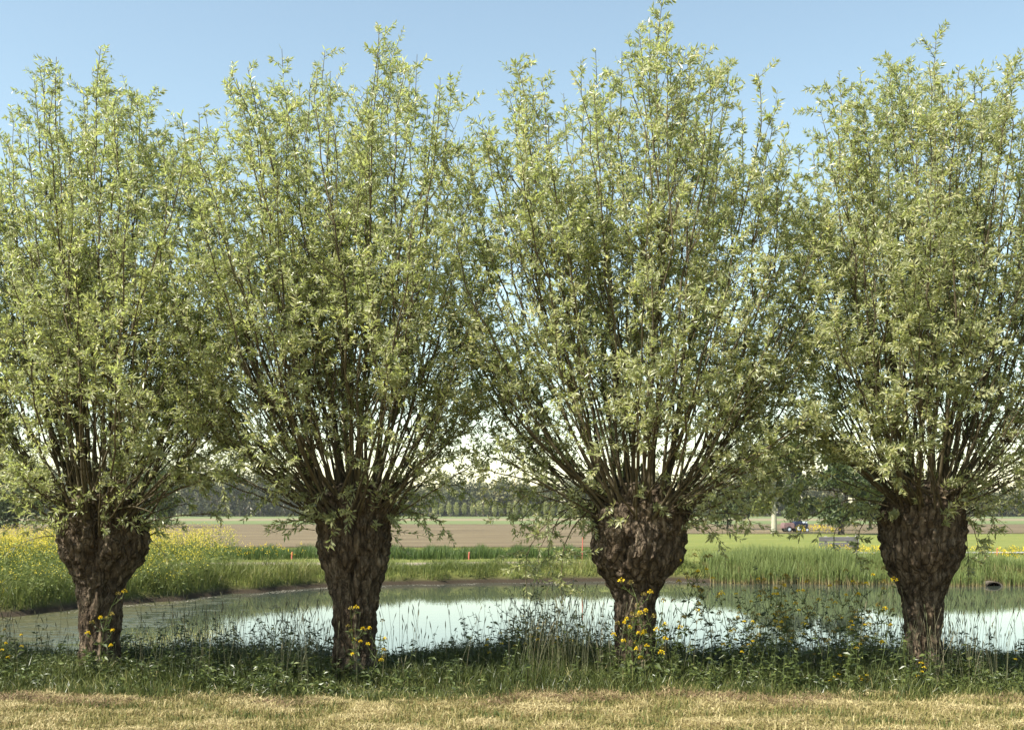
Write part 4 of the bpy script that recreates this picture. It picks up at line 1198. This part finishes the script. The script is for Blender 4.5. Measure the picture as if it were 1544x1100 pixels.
# culvert
cx_ = (1500 - 772) / FPX * 33.9
cul = empty("culvert_pipe", (cx_, 33.95, WATER)); tag(cul, "concrete culvert mouth half under water in the right far bank", "culvert")
a = np.linspace(0, 2 * np.pi, 33)[:-1]
def ringv(r, yv): return np.stack([np.cos(a) * r * .74, np.full(32, yv), np.sin(a) * r * .42 - .01], 1)
V = np.concatenate([ringv(.36, 0), ringv(.29, 0), ringv(.29, 2.5), ringv(.36, 2.5)])
i = np.arange(32); i2 = (i + 1) % 32
Q = np.concatenate([np.stack([i + 32 * k, i2 + 32 * k, i2 + 32 * ((k + 1) % 4), i + 32 * ((k + 1) % 4)], 1) for k in range(4)])
mesh("pipe", V, Q, mat=M['old_concrete'], parent=cul, smooth=False)
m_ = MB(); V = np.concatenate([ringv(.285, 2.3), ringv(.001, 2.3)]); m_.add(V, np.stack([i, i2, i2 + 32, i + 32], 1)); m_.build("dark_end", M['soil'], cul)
# low farm vehicle beyond the lawn
fo = px(1201, 800, 104)
fv = empty("farm_tractor", (fo[0], 104, GZ), R(6)); tag(fv, "small dark farm vehicle parked by yellow flowers past the lawn", "tractor")
m_ = MB(); box(m_, -1.35, -.35, -.5, .5, .35, .75); box(m_, -1.3, -.4, -.46, .46, .752, .86); bevel(m_.build("trailer_bed", M['rust'], fv), .03)
m_ = MB(); box(m_, -.30, .45, -.32, .32, .4, .98); box(m_, .452, 1.0, -.28, .28, .42, .78); bevel(m_.build("body", M['blue_black'], fv), .05)
m_ = MB(); box(m_, .05, .40, -.26, .26, .99, 1.08); box(m_, .0, .06, -.26, .26, 1.082, 1.35); bevel(m_.build("seat", M['rubber'], fv), .02)
m_ = MB(); box(m_, .50, .95, -.24, .24, .785, .95); bevel(m_.build("hood", M['white_paint'], fv), .04)
for wx0, wy0, wr in [(-.9, -.58, .27), (-.9, .58, .27), (.05, -.46, .36), (.05, .46, .36), (.85, -.36, .22), (.85, .36, .22)]:
    aw = np.linspace(0, 2 * np.pi, 21)[:-1]
    prof_ = [(.55, -.08), (.92, -.09), (1, -.06), (1, .06), (.92, .09), (.55, .08)]
    V = np.concatenate([np.stack([wx0 + np.cos(aw) * wr * r, np.full(20, wy0 + y_), wr + np.sin(aw) * wr * r], 1) for r, y_ in prof_])
    ii = np.arange(20); ij = (ii + 1) % 20
    Q = np.concatenate([np.stack([ii + 20 * k, ij + 20 * k, ij + 20 * ((k + 1) % 6), ii + 20 * ((k + 1) % 6)], 1) for k in range(6)])
    wh = mesh("wheel", V, Q, mat=M['rubber'], parent=fv, smooth=True)
    V = np.concatenate([np.stack([wx0 + np.cos(aw) * wr * r, np.full(20, wy0 + y_), wr + np.sin(aw) * wr * r], 1) for r, y_ in [(.56, -.06), (.02, -.07), (.02, .07), (.56, .06)]])
    Q = np.concatenate([np.stack([ii + 20 * k, ij + 20 * k, ij + 20 * (k + 1), ii + 20 * (k + 1)], 1) for k in range(3)])
    mesh("rim", V, Q, mat=M['white_paint'], parent=wh)

# thin air over the fields
m, t, out = newmat("haze_air")
pv = t.nodes.new("ShaderNodeVolumePrincipled")
pv.inputs['Color'].default_value = (0.95, 0.97, 0.96, 1); pv.inputs['Density'].default_value = 0.00013; pv.inputs['Anisotropy'].default_value = 0.3
t.links.new(pv.outputs[0], out.inputs['Volume'])
m_ = MB(); box(m_, -3700, 3700, -700, 5200, -3, 32)
tag(m_.build("haze", m), kind='stuff')
